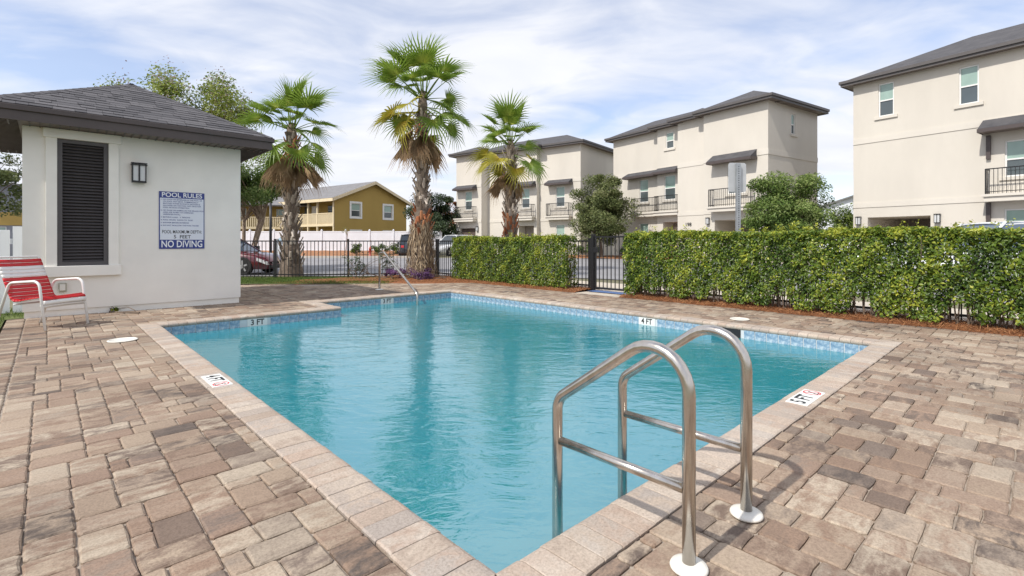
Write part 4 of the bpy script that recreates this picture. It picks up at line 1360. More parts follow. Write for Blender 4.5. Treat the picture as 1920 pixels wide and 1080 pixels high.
def palm(name, label, base, trunk, crown_r, spec, seed, boots, shag=None, red=None):
    """trunk: list of (z, radius); spec: list of (kind, azimuth, elevation, scale)"""
    g = random.Random(seed)
    root = thing(name, label, 'palm tree', (base[0], base[1], 0), 0)
    m = MB()
    n = 18; vs_ = []; fs_ = []
    lean = lambda z: (0.012 * z * math.sin(seed), 0.012 * z * math.cos(seed * 2))
    zs = np.linspace(trunk[0][0], trunk[-1][0], 60)
    rr = np.interp(zs, [t[0] for t in trunk], [t[1] for t in trunk])
    for i, (z, r) in enumerate(zip(zs, rr)):
        lx, ly = lean(z)
        for k in range(n):
            q = 2 * math.pi * k / n
            w = 1 + .06 * math.sin(3 * q + z * 2) + .05 * g.uniform(-1, 1)
            vs_.append((lx + r * w * math.cos(q), ly + r * w * math.sin(q), z))
    for i in range(len(zs) - 1):
        for k in range(n):
            fs_.append((i * n + k, i * n + (k + 1) % n, (i + 1) * n + (k + 1) % n, (i + 1) * n + k))
    m.add(vs_, fs_); m.build('trunk', 'palm_trunk', root, True)
    # old leaf bases
    mb = MB(); mr = MB()
    z = boots[0]; k = 0
    while z < boots[1]:
        q = k * 2.3999 + g.uniform(-.15, .15)
        r = float(np.interp(z, [t[0] for t in trunk], [t[1] for t in trunk]))
        lx, ly = lean(z)
        L = g.uniform(.16, .27) * boots[3]; w = g.uniform(.055, .085); out = g.uniform(.05, .13) * boots[3]
        c, s_ = math.cos(q), math.sin(q)
        def pt(o_, t_, zz): return (lx + c * (r + o_) - s_ * t_, ly + s_ * (r + o_) + c * t_, z + zz)
        t = g.random() ** 1.1
        tgt = mr if (red and red[0] < z < red[1] and g.random() < .8) else mb
        up = -1 if (g.random() < .12) else 1
        tgt.add([pt(-.03, -w, -.02), pt(-.03, w, -.02), pt(.012, 0, -.03), pt(out, -w * .45, L * up), pt(out, w * .45, L * up), pt(out + .025, 0, L * .92 * up)],
                [(0, 2, 5, 3), (2, 1, 4, 5), (3, 5, 4), (0, 3, 4, 1)], (t, t, t))
        k += 1; z += boots[2]
    o = mb.build('leaf_bases', 'boot', root); o['kind'] = 'stuff'
    if mr.v:
        o = mr.build('reddish_leaf_bases', 'boot_red', root); o['kind'] = 'stuff'
    if shag:
        z0, z1, cnt = shag
        gg = np.random.default_rng(seed)
        z = z0 + (z1 - z0) * gg.random(cnt); q = gg.random(cnt) * 2 * np.pi
        r = np.interp(z, [t[0] for t in trunk], [t[1] for t in trunk]) + .02 + .09 * gg.random(cnt)
        P = np.column_stack([r * np.cos(q), r * np.sin(q), z])
        N = unit(np.column_stack([np.cos(q), np.sin(q), gg.normal(size=cnt) * .3]))
        D = np.column_stack([gg.normal(size=cnt) * .28, gg.normal(size=cnt) * .28, -np.ones(cnt)])
        o = link('trunk_fibres', leaf_mesh('trunk_fibres', 'fibre', P, N, .18 + .26 * gg.random(cnt), .010 + .022 * gg.random(cnt), gg.random(cnt), D), root); o['kind'] = 'stuff'
    zt = trunk[-1][0]; lx, ly = lean(zt)
    for (kind, azi, el, sc) in spec:
        bank_ = {'g': GREEN, 'u': GREENUP, 'y': YELL, 'd': DEAD}[kind]
        me, pm = bank_[g.randrange(len(bank_))]
        o = link('dead_frond' if kind == 'd' else 'frond', me, root)
        dz = (-0.75 - .40 * g.random()) if kind == 'd' else (-.05 if el > 50 else (-.22 if el > 4 else -.5 - .3 * g.random()))
        o.location = (lx + .10 * math.cos(R(azi)), ly + .10 * math.sin(R(azi)), zt + dz)
        M = Matrix.Rotation(R(azi), 3, 'Z') @ Matrix.Rotation(-R(el), 3, 'Y') @ Matrix.Rotation(R(g.uniform(-25, 25)), 3, 'X')
        o.rotation_euler = M.to_euler()
        o.scale = (sc, sc, sc)
        link('petiole', pm, o)
    return root
def spec_for(seed, top, ring, low, dead, sc):
    g = random.Random(seed); s_ = []
    for i in range(top): s_.append(('u', i * 137.5 + g.uniform(-15, 15), g.uniform(38, 88), sc * g.uniform(.72, 1.12)))
    for i in range(ring): s_.append(('g', i * 360 / ring + g.uniform(-14, 14), g.uniform(2, 46), sc * g.uniform(.7, 1.05)))
    for i in range(low): s_.append(('y' if g.random() < .35 else 'g', i * 360 / low + 20 + g.uniform(-15, 15), g.uniform(-40, 4), sc * g.uniform(.8, .98)))
    for i in range(dead): s_.append(('d', i * 360 / dead + g.uniform(-14, 14), g.uniform(-86, -52), sc * g.uniform(.75, 1.05)))
    return s_
palm('palm_tree', 'shorter fan palm behind the fence next to the pool house', (-7.9, 17.7), [(-.1, .44), (.3, .36), (1.2, .24), (2.5, .21), (4.2, .20), (5.1, .17), (5.4, .10)], 1.7,
     spec_for(1, 8, 10, 10, 11, 1.03), 1, (0.3, 4.9, 0.026, 1.25), None, (4.0, 5.1))
palm('palm_tree', 'tallest fan palm with shaggy trunk in front of the fence corner', (-2.92, 15.95), [(-.1, .44), (.3, .40), (1.1, .32), (1.9, .24), (2.6, .185), (4.2, .17), (5.6, .15), (6.0, .09)], 1.7,
     spec_for(2, 8, 11, 12, 11, 1.04), 2, (1.35, 5.2, 0.024, 1.1), (0.05, 1.75, 1500), (1.35, 2.2))
palm('palm_tree', 'fan palm rising behind the left hedge in front of the townhouses', (-0.06, 20.0), [(-.1, .42), (.5, .36), (1.5, .27), (2.5, .22), (4.0, .19), (5.0, .16), (5.3, .09)], 1.6,
     spec_for(5, 8, 10, 10, 6, 1.0), 3, (0.4, 4.8, 0.026, 1.3), None, (1.2, 2.2))

# ------------------------------------------------------------------ broadleaf trees and shrubs
def tree(name, label, base, trunk_h, crown, radii, nclump, nleaf, leafL, mat, seed, trunk_r=0.12, trunk_mat='bark', multi=1, cat='tree', clump=0.26, droop=0.0, blossoms=0, aspect=0.5, cone=0.0, tone=0.45):
    g = np.random.default_rng(seed)
    root = thing(name, label, cat, (base[0], base[1], base[2] if len(base) > 2 else 0), 0)
    Cc = np.array(crown, float); Rr = np.array(radii, float)
    d = unit(g.normal(size=(nclump, 3)))
    rad = g.random(nclump) ** 0.45
    cl = d * rad[:, None]
    if cone: cl[:, :2] *= np.clip(1 - cone * (cl[:, 2:3] * .5 + .5), .15, 1)
    cen = Cc + cl * Rr * (0.86 + .22 * g.random((nclump, 1)))
    cw = .5 + g.random(nclump)
    which = g.choice(nclump, nleaf, p=cw / cw.sum())
    sz = clump * Rr.mean() * (0.6 + .8 * g.random(nclump))
    off = unit(g.normal(size=(nleaf, 3))) * (g.random((nleaf, 1)) ** .42) * sz[which][:, None] * np.array([1.25, 1.25, .9])
    P = cen[which] + off
    P[:, 2] = np.maximum(P[:, 2], trunk_h * .55)
    ctone = g.normal(size=nclump) * .12
    outw = unit(P - Cc)
    N = unit(outw * .7 + np.array([0, 0, .7]) + g.normal(size=(nleaf, 3)) * .7)
    T = tone + ctone[which] + g.normal(size=nleaf) * .17
    T = np.where(g.random(nleaf) < .05, T + .3, T)
    D = g.normal(size=(nleaf, 3)) + np.array([0, 0, -droop])
    L = leafL * (.7 + .6 * g.random(nleaf))
    o = link('crown', leaf_mesh('crown', mat, P, N, L, L * aspect, T, D), root)
    o['kind'] = 'stuff'
    if blossoms:
        pick = np.argsort(-(cen[:, 2] + .5 * cen[:, 0] * (1 if seed % 2 else -1)))[: max(3, nclump // 2)]
        w2 = g.choice(pick, blossoms)
        B = cen[w2] + g.normal(size=(blossoms, 3)) * (sz[w2][:, None] * np.array([.35, .35, .5])) + np.array([0, 0, .25])
        o = link('blossoms', leaf_mesh('blossoms', 'blossom', B, unit(g.normal(size=(blossoms, 3))), leafL * (.5 + .5 * g.random(blossoms)), leafL * .45 * np.ones(blossoms), g.random(blossoms)), root); o['kind'] = 'stuff'
    m = MB()
    tops = []
    for k in range(multi):
        bx, by = (0, 0) if multi == 1 else (g.normal() * trunk_r * 1.4, g.normal() * trunk_r * 1.4)
        tx, ty = Cc[0] * .6 + g.normal() * .12 * multi, Cc[1] * .6 + g.normal() * .12 * multi
        top = (tx, ty, trunk_h)
        m.tube([(bx, by, -.15), (bx * .9, by * .9, .08 * trunk_h), ((bx + tx) / 2, (by + ty) / 2, trunk_h * .5), top], [trunk_r * 1.5, trunk_r * 1.08, trunk_r * .9, trunk_r * .72], 9, False)
        tops.append(np.array(top))
    for i in range(nclump):
        t = tops[i % multi]; c = cen[i]
        mid = (t + c) / 2 + g.normal(size=3) * .06 * Rr.mean() + np.array([0, 0, .06])
        r0 = trunk_r * (.45 if i % 3 else .6)
        m.tube([tuple(t - np.array([0, 0, .1])), tuple(t * .6 + mid * .4), tuple(mid), tuple(c)], [r0, r0 * .7, r0 * .42, .006], 6, False)
    m.build('trunk', trunk_mat, root, True)
    return root
tree('crape_myrtle', 'crape myrtle with fading pink blooms rising behind the pool house roof', (-12.3, 18.3), 3.0, (0.05, 0, 5.35), (2.9, 2.2, 2.2), 110, 36000, .105, 'myrtle_leaf', 31, .07, 'bark_pale', 4, clump=.19, blossoms=1800, tone=.66)
tree('crape_myrtle', 'leafy crape myrtle with pale trunks right of the pool house corner', (-12.0, 22.5), 2.2, (0.2, 0, 3.9), (2.1, 1.8, 1.5), 34, 15000, .12, 'bright_leaf', 32, .09, 'bark_pale', 3, clump=.24)
tree('oak_tree', 'bushy dark green young oak in front of the middle townhouses', (6.5, 36.0), 1.4, (0, 0, 3.55), (2.75, 2.6, 2.9), 90, 34000, .16, 'oak_leaf', 33, .13, clump=.18, aspect=.42, cone=.38, tone=.56)
tree('oak_tree', 'bright green young tree behind the right hedge near the sign post', (13.3, 24.0), 1.2, (0, 0, 2.75), (1.75, 1.75, 1.85), 90, 36000, .13, 'bright_leaf', 39, .09, clump=.24, aspect=.45, tone=.56)
tree('oak_tree', 'dark tree behind the tallest palm beside the tan building', (-7.3, 47.0), 2.0, (0, 0, 3.4), (2.7, 2.4, 2.5), 50, 18000, .19, 'dark_leaf', 35, .16, clump=.25)
tree('oak_tree', 'distant olive tree in the gap between the two right townhouses', (25.5, 37.0), 1.4, (0, 0, 2.6), (1.6, 1.6, 1.7), 26, 5000, .16, 'myrtle_leaf', 36, .1, clump=.26, tone=.3)
tree('garden_tree', 'dark leafy tree beyond the white fence at the left edge', (-21.5, 20.0), 2.2, (0, 0, 3.6), (1.9, 1.9, 1.7), 24, 7000, .13, 'oak_leaf', 37, .1, clump=.26)
tree('garden_tree', 'rust coloured tree beside the far left townhouse wall', (-5.9, 52.0), 2.0, (0, 0, 3.7), (1.3, 1.3, 2.2), 20, 4000, .18, 'straw', 38, .1, clump=.26)
def shrub(label, base, r, h, n, L, mat, seed, name='shrub', cat='shrub', tone=.45, nc=14):
    return tree(name, label, base, h * .25, (0, 0, h * .58), (r, r, h * .45), nc, n, L, mat, seed, .015, 'bark', 3, cat=cat, clump=.34, tone=tone)
shrub('sparse rose bush at the fence behind the entry handrail', (-4.95, 15.75), .42, .85, 420, .06, 'dark_leaf', 41, 'rose_bush', nc=16)
shrub('slender rose bush just right of the entry handrail post', (-4.05, 15.9), .30, .95, 300, .06, 'dark_leaf', 42, 'rose_bush')
shrub('small rose bush by the fence left of the left hedge', (-1.75, 16.9), .32, .95, 320, .06, 'dark_leaf', 43, 'rose_bush')
shrub('low purple leaved plant left of the tallest palm trunk', (-3.65, 15.4), .36, .36, 900, .055, 'purple_leaf', 44, 'purple_plant', 'plant')
shrub('low purple leaved plant at the foot of the tallest palm trunk', (-2.72, 15.15), .40, .34, 1000, .055, 'purple_leaf', 45, 'purple_plant', 'plant')
for i, (sx, sy, sr, lb_) in enumerate([(-10.7, 40.0, .75, 'low rounded green shrub nearest the fire hydrant'), (-9.5, 40.6, .75, 'middle low green shrub on the mulch bank'), (-8.3, 41.0, .8, 'low green shrub on the mulch bank nearest the tallest palm'), (-12.3, 39.2, .5, 'smallest green shrub on the mulch bank, left of the hydrant')]):
    shrub(lb_, (sx, sy, .1), sr, .85, 1500, .10, 'hedge_leaf', 50 + i, tone=.25)
for i, (sx, sy, lb_) in enumerate([(4.9, 36.6, 'left round green shrub seen between gate and left hedge'), (5.8, 36.2, 'round green shrub seen through the gate beside the oak trunk'), (8.0, 35.2, 'round green shrub in front of the white car seen through the gate')]):
    shrub(lb_, (sx, sy, .05), .55, .95, 1200, .09, 'bright_leaf', 60 + i, tone=.3)
tree('sapling', 'thin bare sapling in front of the white vinyl fence', (-14.1, 42.0, .2), 1.5, (0, 0, 1.9), (.35, .35, .45), 8, 90, .08, 'myrtle_leaf', 71, .03, 'bark_pale')

wp = PW(-.35, 9.385)
shrub('tiny weed tuft growing at the foot of the pool house wall', (wp.x, wp.y, 0), .07, .07, 120, .04, 'hedge_leaf', 81, 'weed_tuft', 'weed', tone=.7, nc=6)
# ------------------------------------------------------------------ white vinyl fence in the distance
vf = thing('vinyl_fence', 'long white vinyl privacy fence in front of the tan building', 'fence', (-28.5, 45.6, .25), 0)
xx = 0.0; i = 0
pm_ = MB(); pm_.box(-.07, .07, -.07, .07, -.2, 1.90); pm_.box(-.09, .09, -.09, .09, 1.90, 1.96); pm_.lathe([(.085, 1.96), (.02, 2.04)], 8)
pm_me = pm_.mesh('post', 'white_vinyl')
pp = MB(); pp.box(.07, 2.13, -.02, .02, .05, 1.82); pp.box(.07, 2.13, -.035, .035, 1.74, 1.86); pp.box(.07, 2.13, -.034, .034, .02, .16)
for k in range(13): pp.box(.075 + k * .158, .085 + k * .158, -.026, -.02, .16, 1.74)
pp_me = pp.mesh('panel', 'white_vinyl')
while xx < 20.5:
    o = link('post', pm_me, vf); o.location = (xx, 0, 0)
    o = link('panel', pp_me, vf); o.location = (xx, 0, 0)
    xx += 2.2
o = link('post', pm_me, vf); o.location = (xx, 0, 0)
# white vinyl fence beside the pool house
vg = thing('vinyl_fence', 'white vinyl board fence left of the pool house wall', 'fence', PW(-1.36, 10.2), PA)
for k in range(18):
    x1_ = -.10 - k * .155
    m = MB(); m.box(x1_ - .135 if k else x1_ - .12, x1_, -.016, .016, .02, 1.38 + (0.06 if k == 0 else 0)); m.build('board', 'white_vinyl', vg, bevel=.004)
for z_ in (.25, 1.15):
    m = MB(); m.box(-2.8, -.05, .017, .05, z_, z_ + .09); m.build('rail', 'white_vinyl', vg)
m = MB(); m.box(-.03, .03, -.03, .03, -.02, 1.45); m.build('post', 'galvanised', vg)

# ------------------------------------------------------------------ townhouses
def window(parent, x0, x1, z0, z1, y, sill=True, blind=.5):
    m = MB(); f = .055
    yo = y + .05
    m.box(x0, x0 + f, yo, yo + .07, z0, z1); m.box(x1 - f, x1, yo, yo + .07, z0, z1)
    m.box(x0 + f, x1 - f, yo + .001, yo + .07, z0, z0 + f); m.box(x0 + f, x1 - f, yo + .001, yo + .07, z1 - f, z1)
    zm = z0 + (z1 - z0) * .48
    m.box(x0 + f, x1 - f, yo + .005, yo + .06, zm - .03, zm + .03)
    w = m.build('window', 'white_paint', parent)
    m = MB(); m.quad((x0 + f, yo + .035, zm), (x1 - f, yo + .035, zm), (x1 - f, yo + .035, z1 - f), (x0 + f, yo + .035, z1 - f)); m.build('pane', 'pane_blind', w)
    m = MB(); m.quad((x0 + f, yo + .045, z0 + f), (x1 - f, yo + .045, z0 + f), (x1 - f, yo + .045, zm), (x0 + f, yo + .045, zm)); m.build('pane', 'pane_dark', w)
    if sill:
        m = MB(); m.box(x0 - .16, x1 + .16, y - .07, y + .045, z0 - .14, z0 - .005); m.build('sill', 'stucco_band', w)
    return w
def balcony(parent, x0, x1, y, zf, proj=0.55, zr=1.08, skirt=True):
    m = MB(); m.box(x0 - .05, x1 + .05, y - proj, y - .002, zf - .30, zf); m.box(x0 - .12, x1 + .12, y - proj - .07, y - .003, zf - .005 - .09, zf + .01)
    s_ = m.build('balcony', 'stucco_band', parent)
    m = MB()
    m.box(x0, x1, y - proj + .02, y - proj + .055, zf + zr - .045, zf + zr); m.box(x0, x1, y - proj + .022, y - proj + .053, zf + .09, zf + .12)
    n = int((x1 - x0) / .125)
    for i in range(n + 1):
        x = x0 + (x1 - x0) * i / n
        w = .018 if i in (0, n) else .009
        m.box(x - w, x + w, y - proj + .03, y - proj + .03 + 2 * w, zf + .01, zf + zr - .02)
    for xe in (x0, x1):
        m.box(xe - .016, xe + .016, y - proj + .056, y - .003, zf + zr - .045, zf + zr - .002); m.box(xe - .014, xe + .014, y - proj + .057, y - .003, zf + .09, zf + .12)
        for k in range(3): m.box(xe - .009, xe + .009, y - proj + .16 + k * .12, y - proj + .178 + k * .12, zf + .01, zf + zr - .04)
    o = m.build('railing', 'black_metal', s_); o['kind'] = 'stuff'
    return s_
def awning(parent, x0, x1, y, z0, z1, proj=.62):
    m = MB()
    prof = [(-.002, z0), (-proj, z0), (-proj - .03, z0 + .06), (-proj, z0 + .16), (-.002, z1)]
    m.extrude(prof, [lambda a, b, x=x0: (x, y + a, b), lambda a, b, x=x1: (x, y + a, b)])
    a = m.build('awning', 'roof_far', parent)
    m = MB(); m.box(x0 - .02, x1 + .02, y - proj - .055, y - proj - .02, z0 - .03, z0 + .12); m.box(x0 - .03, x0 - .002, y - proj, y - .003, z0 - .03, z0 + .12); m.box(x1 + .002, x1 + .03, y - proj, y - .003, z0 - .03, z0 + .12)
    m.build('awning_fascia', 'bronze_metal', a)
    m = MB(); m.quad((x0, y - .003, z0 - .004), (x1, y - .003, z0 - .004), (x1, y - proj, z0 - .004), (x0, y - proj, z0 - .004)); m.build('awning_soffit', 'bronze_light', a)
    return a
def hip(parent, x0, x1, y0, y1, z, over, pitch, name='roof'):
    x0 -= over; x1 += over; y0 -= over; y1 += over
    w, d = x1 - x0, y1 - y0
    h_ = min(w, d) / 2
    zr = z + h_ * pitch
    if w >= d: r0, r1 = (x0 + h_, (y0 + y1) / 2, zr), (x1 - h_, (y0 + y1) / 2, zr)
    else: r0, r1 = ((x0 + x1) / 2, y0 + h_, zr), ((x0 + x1) / 2, y1 - h_, zr)
    m = MB()
    b = [(x0, y0, z), (x1, y0, z), (x1, y1, z), (x0, y1, z)]
    if w >= d: fs_ = [(0, 1, 5, 4), (1, 2, 5), (2, 3, 4, 5), (3, 0, 4)]
    else: fs_ = [(0, 1, 4), (1, 2, 5, 4), (2, 3, 5), (3, 0, 4, 5)]
    m.add(b + [r0, r1], fs_)
    r_ = m.build(name, 'roof_far', parent)
    m = MB(); t_ = .03
    m.box(x0, x1, y0, y0 + t_, z - .25, z + .005); m.box(x0, x1, y1 - t_, y1, z - .25, z + .005); m.box(x0, x0 + t_, y0 + t_, y1 - t_, z - .25, z + .005); m.box(x1 - t_, x1, y0 + t_, y1 - t_, z - .25, z + .005)
    m.box(x0 - .06, x1 + .06, y0 - .07, y0 - .002, z - .12, z + .02); m.box(x1 + .002, x1 + .07, y0, y1, z - .12, z + .02); m.box(x0 - .07, x0 - .002, y0, y1, z - .12, z + .02)
    m.build('fascia', 'fascia_tan', r_)
    m = MB(); m.quad((x0 + t_, y0 + t_, z - .22), (x0 + t_, y1 - t_, z - .22), (x1 - t_, y1 - t_, z - .22), (x1 - t_, y0 + t_, z - .22)); m.build('soffit', 'bronze_light', r_)
    return r_
EV, F2, F3 = 9.42, 2.95, 6.17
def townhouse(name, label, origin, rdir, length, depth, blocks, over=.5, pitch=.5, side_windows=()):
    ang = math.atan2(rdir[1], rdir[0])
    root = thing(name, label, 'townhouse', (origin[0], origin[1], -.07), ang)
    m = MB(); top = EV - .2
    prev = None
    for bi, (x0, x1, sb, holes) in enumerate(blocks):
        wall_holes(m, x0, x1, 0, top, holes, y=sb, depth=.16)
        if prev is not None and abs(prev - sb) > .01:
            m.quad((x0, prev, 0), (x0, sb, 0), (x0, sb, top), (x0, prev, top))
        prev = sb
    fsb, lsb = blocks[0][2], blocks[-1][2]
    m.quad((0, depth, 0), (0, fsb, 0), (0, fsb, top), (0, depth, top))
    m.quad((length, depth, 0), (0, depth, 0), (0, depth, top), (length, depth, top))
    # right end wall with its openings
    e = MB(); wall_holes(e, lsb, depth, 0, top, [(s[0], s[1], s[2], s[3]) for s in side_windows], y=0, depth=.16)
    m.add([(length - v[1], v[0], v[2]) for v in e.v], e.f)
    m.build('wall', 'stucco_house', root)
    for (x0, x1, sb, holes) in blocks:
        xa = x0 + .003; xb = x1 + (.03 if x1 >= length - .01 else -.003)
        for z in (F2, F3):
            mm = MB(); mm.box(xa, xb, sb - .028, sb + .02, z, z + .30 if z == F3 else z + .26); mm.build('band', 'stucco_band', root)
    for z in (F2, F3):
        mm = MB(); mm.box(length - .02, length + .028, lsb + .021, depth, z, z + .30 if z == F3 else z + .26); mm.build('band', 'stucco_band', root)
    ms = max(b[2] for b in blocks)
    hip(root, 0.002, length - .002, ms, depth, EV, over, pitch)
    for (x0, x1, sb, holes) in blocks:
        if ms - sb > .05:
            hip(root, x0 + .004, x1 - .004 if x1 < length - .01 else x1, sb, sb + (x1 - x0) * .95 if False else depth - .3 - .05 * sb, EV + .003 * (ms - sb), over + .002, pitch)
    for s in side_windows:
        w = window(root, s[0], s[1], s[2], s[3], 0)
        w.location = (length, 0, 0); w.rotation_euler = (0, 0, R(90))
    return root
def small_lamp(parent_loc, ang, label):
    o = thing('wall_lantern', label, 'wall lamp', parent_loc, ang)
    lantern(o, -.2, .22, .22, .16)
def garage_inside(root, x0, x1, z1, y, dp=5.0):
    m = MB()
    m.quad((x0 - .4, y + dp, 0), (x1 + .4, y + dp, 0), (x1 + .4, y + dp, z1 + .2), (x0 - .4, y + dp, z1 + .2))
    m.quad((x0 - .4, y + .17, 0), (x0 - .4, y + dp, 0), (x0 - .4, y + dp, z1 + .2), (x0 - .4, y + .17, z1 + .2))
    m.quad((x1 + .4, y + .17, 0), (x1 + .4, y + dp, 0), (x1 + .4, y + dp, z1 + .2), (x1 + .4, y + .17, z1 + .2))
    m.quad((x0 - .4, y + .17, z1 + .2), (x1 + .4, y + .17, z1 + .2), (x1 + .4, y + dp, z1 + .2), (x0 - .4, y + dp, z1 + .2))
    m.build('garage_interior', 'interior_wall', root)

# right townhouse
RD = (0.551, -0.834)
rh = townhouse('townhouse', 'pale stucco three storey townhouse at the right edge with open garage', (17.48, 25.4), RD, 15.0, 7.4,
    [(0, 5.05, 0, [(1.10, 1.74, 7.39, 9.0), (4.15, 4.81, 7.27, 8.92), (0.64, 3.15, 0, 2.45, 5.0)]),
     (5.05, 9.2, 0, [(5.62, 6.25, 3.95, 5.45), (5.60, 6.6, 1.0, 2.6), (6.9, 7.9, 3.3, 5.4)]),
     (9.2, 15.0, .0, [(10, 10.65, 7.3, 8.95)])], over=.42, pitch=.46)
for a in [(1.10, 1.74, 7.39, 9.0, 0), (4.15, 4.81, 7.27, 8.92, 0), (5.62, 6.25, 3.95, 5.45, 0), (5.60, 6.6, 1.0, 2.6, 0), (6.9, 7.9, 3.3, 5.4, 0), (10, 10.65, 7.3, 8.95, 0)]:
    window(rh, *a)
balcony(rh, 5.15, 9.0, 0, 3.22, proj=.62)
awning(rh, 4.95, 9.3, 0, 5.85, 6.45, proj=.75)
for zz in (4.75, 1.9):
    m = MB(); m.box(5.06, 5.20, -.12, .0 if False else -.002, zz, zz + 1.0); m.build('bracket', 'bronze_metal', rh)
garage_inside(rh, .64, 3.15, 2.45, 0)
Rv = Vector((RD[0], RD[1])); Ra = math.atan2(RD[1], RD[0])
def on_r(t): p = Vector((17.48, 25.4)) + Rv * t; return p
for t, z, lb_ in ((.26, 2.22, 'black wall lantern left of the right townhouse open garage'), (3.42, 2.22, 'black wall lantern right of the right townhouse open garage')):
    p = on_r(t); small_lamp((p.x, p.y, z), Ra, lb_)
# middle townhouse
ML = 13.2
mo = Vector((14.4, 27.9)) - Rv * ML
def mx(t): return ML - t
mh = townhouse('townhouse', 'pale stucco three storey townhouse in the middle with stepped roofline', (mo.x, mo.y), RD, ML, 5.6,
    [(0, mx(8.5), 1.15, [(mx(10.5), mx(9.65), 4.15, 5.85), (mx(10.5), mx(9.65), 1.0, 2.6)]),
     (mx(8.5), mx(6.4), .80, [(mx(7.9), mx(6.95), 4.15, 5.85), (mx(7.75), mx(7.1), 7.72, 8.85), (mx(8.0), mx(6.45), 0, 2.6, 1.2)]),
     (mx(6.4), mx(4.15), .35, []),
     (mx(4.15), ML, 0, [(mx(2.5), mx(1.35), 4.1, 5.8), (mx(3.37), mx(.75), 0, 2.55, 4.0)])], over=.45, pitch=.47, side_windows=[(2.5, 2.95, 7.6, 8.8)])
for a in [(mx(10.5), mx(9.65), 4.15, 5.85, 1.15), (mx(10.5), mx(9.65), 1.0, 2.6, 1.15), (mx(7.9), mx(6.95), 4.15, 5.85, .80), (mx(7.75), mx(7.1), 7.72, 8.85, .80), (mx(2.5), mx(1.35), 4.1, 5.8, 0)]:
    window(mh, *a)
balcony(mh, mx(3.44), mx(.75), 0, 3.35)
balcony(mh, mx(8.4), mx(6.46), .80, 3.35, proj=.5)
balcony(mh, mx(10.9), mx(8.58), 1.15, 3.35, proj=.5)
awning(mh, mx(3.5), mx(.65), 0, 5.98, 6.55)
awning(mh, mx(8.45), mx(6.45), .80, 5.98, 6.45)
awning(mh, mx(11.6), mx(8.6), 1.15, 5.98, 6.45)
garage_inside(mh, mx(3.37), mx(.75), 2.55, 0, 4.6)
m = MB(); m.box(mx(8.0), mx(7.0), 1.95, 2.0, 0, 2.3); d_ = m.build('door', 'door_cream', mh)
m = MB(); m.box(mx(7.12), mx(7.06), 1.90, 1.95, 1.0, 1.12); m.build('handle', 'black_metal', d_)
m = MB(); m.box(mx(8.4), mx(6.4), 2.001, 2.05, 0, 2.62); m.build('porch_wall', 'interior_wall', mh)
o = lettering('198', 0.34, 'ink_black', mh, (mx(5.55), .33, 2.35), (R(90), 0, 0), 0.006)
p = mo + Rv * mx(3.8); small_lamp((p.x, p.y, 2.45), Ra, 'black wall lantern by the middle townhouse garage')
# left townhouse
LD = (0.80, -0.60)
LL = 12.5
lo = Vector((4.75, 39.3)) - Vector(LD) * LL
def lx(t): return LL - t
lh = townhouse('townhouse', 'pale stucco three storey townhouse farthest left behind the third palm', (lo.x, lo.y), LD, LL, 7.6,
    [(0, lx(9.4), 0, [(lx(11.4), lx(10.55), 4.15, 5.85), (lx(12.05), lx(10.1), 0, 2.45, .4)]),
     (lx(9.4), lx(4.0), .95, [(lx(5.6), lx(4.75), 4.15, 5.85), (lx(5.9), lx(4.3), 0, 2.6, 1.0)]),
     (lx(4.0), LL, 1.4, [(lx(2.35), lx(1.5), 4.15, 5.85), (lx(2.35), lx(1.5), 1.0, 2.65)])], over=.5, pitch=.40)
for a in [(lx(11.4), lx(10.55), 4.15, 5.85, 0), (lx(5.6), lx(4.75), 4.15, 5.85, .95), (lx(2.35), lx(1.5), 4.15, 5.85, 1.4), (lx(2.35), lx(1.5), 1.0, 2.65, 1.4)]:
    window(lh, *a)
balcony(lh, lx(12.2), lx(10.0), 0, 3.35); balcony(lh, lx(6.1), lx(4.2), .95, 3.35); balcony(lh, lx(3.0), lx(.85), 1.4, 3.35)
awning(lh, lx(12.4), lx(9.95), 0, 5.98, 6.45); awning(lh, lx(6.2), lx(4.1), .95, 5.98, 6.45); awning(lh, lx(3.1), lx(.75), 1.4, 5.98, 6.45)
m = MB(); m.box(lx(12.05), lx(10.1), .3, .35, 0, 2.45)
for k in range(1, 5): m.box(lx(12.05), lx(10.1), .285, .3, 2.45 * k / 5 - .02, 2.45 * k / 5 + .02)
m.build('garage_door', 'garage_brown', lh)
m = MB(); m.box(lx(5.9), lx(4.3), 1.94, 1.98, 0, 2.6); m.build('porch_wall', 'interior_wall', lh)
La = math.atan2(LD[1], LD[0])
for t, lb_ in ((12.25, 'tiny black wall lantern left of the brown garage door'), (9.85, 'tiny black wall lantern right of the brown garage door')):
    p = lo + Vector(LD) * lx(t); small_lamp((p.x, p.y, 2.3), La, lb_)

# ------------------------------------------------------------------ tan apartment building
TD = Vector((0.58, 0.81)).normalized()
TO = Vector((-17.9, 50.0))
tb = thing('apartment_building', 'tan two storey building with gable end and cream balconies', 'building', (TO.x, TO.y, 0), math.atan2(TD.y, TD.x))
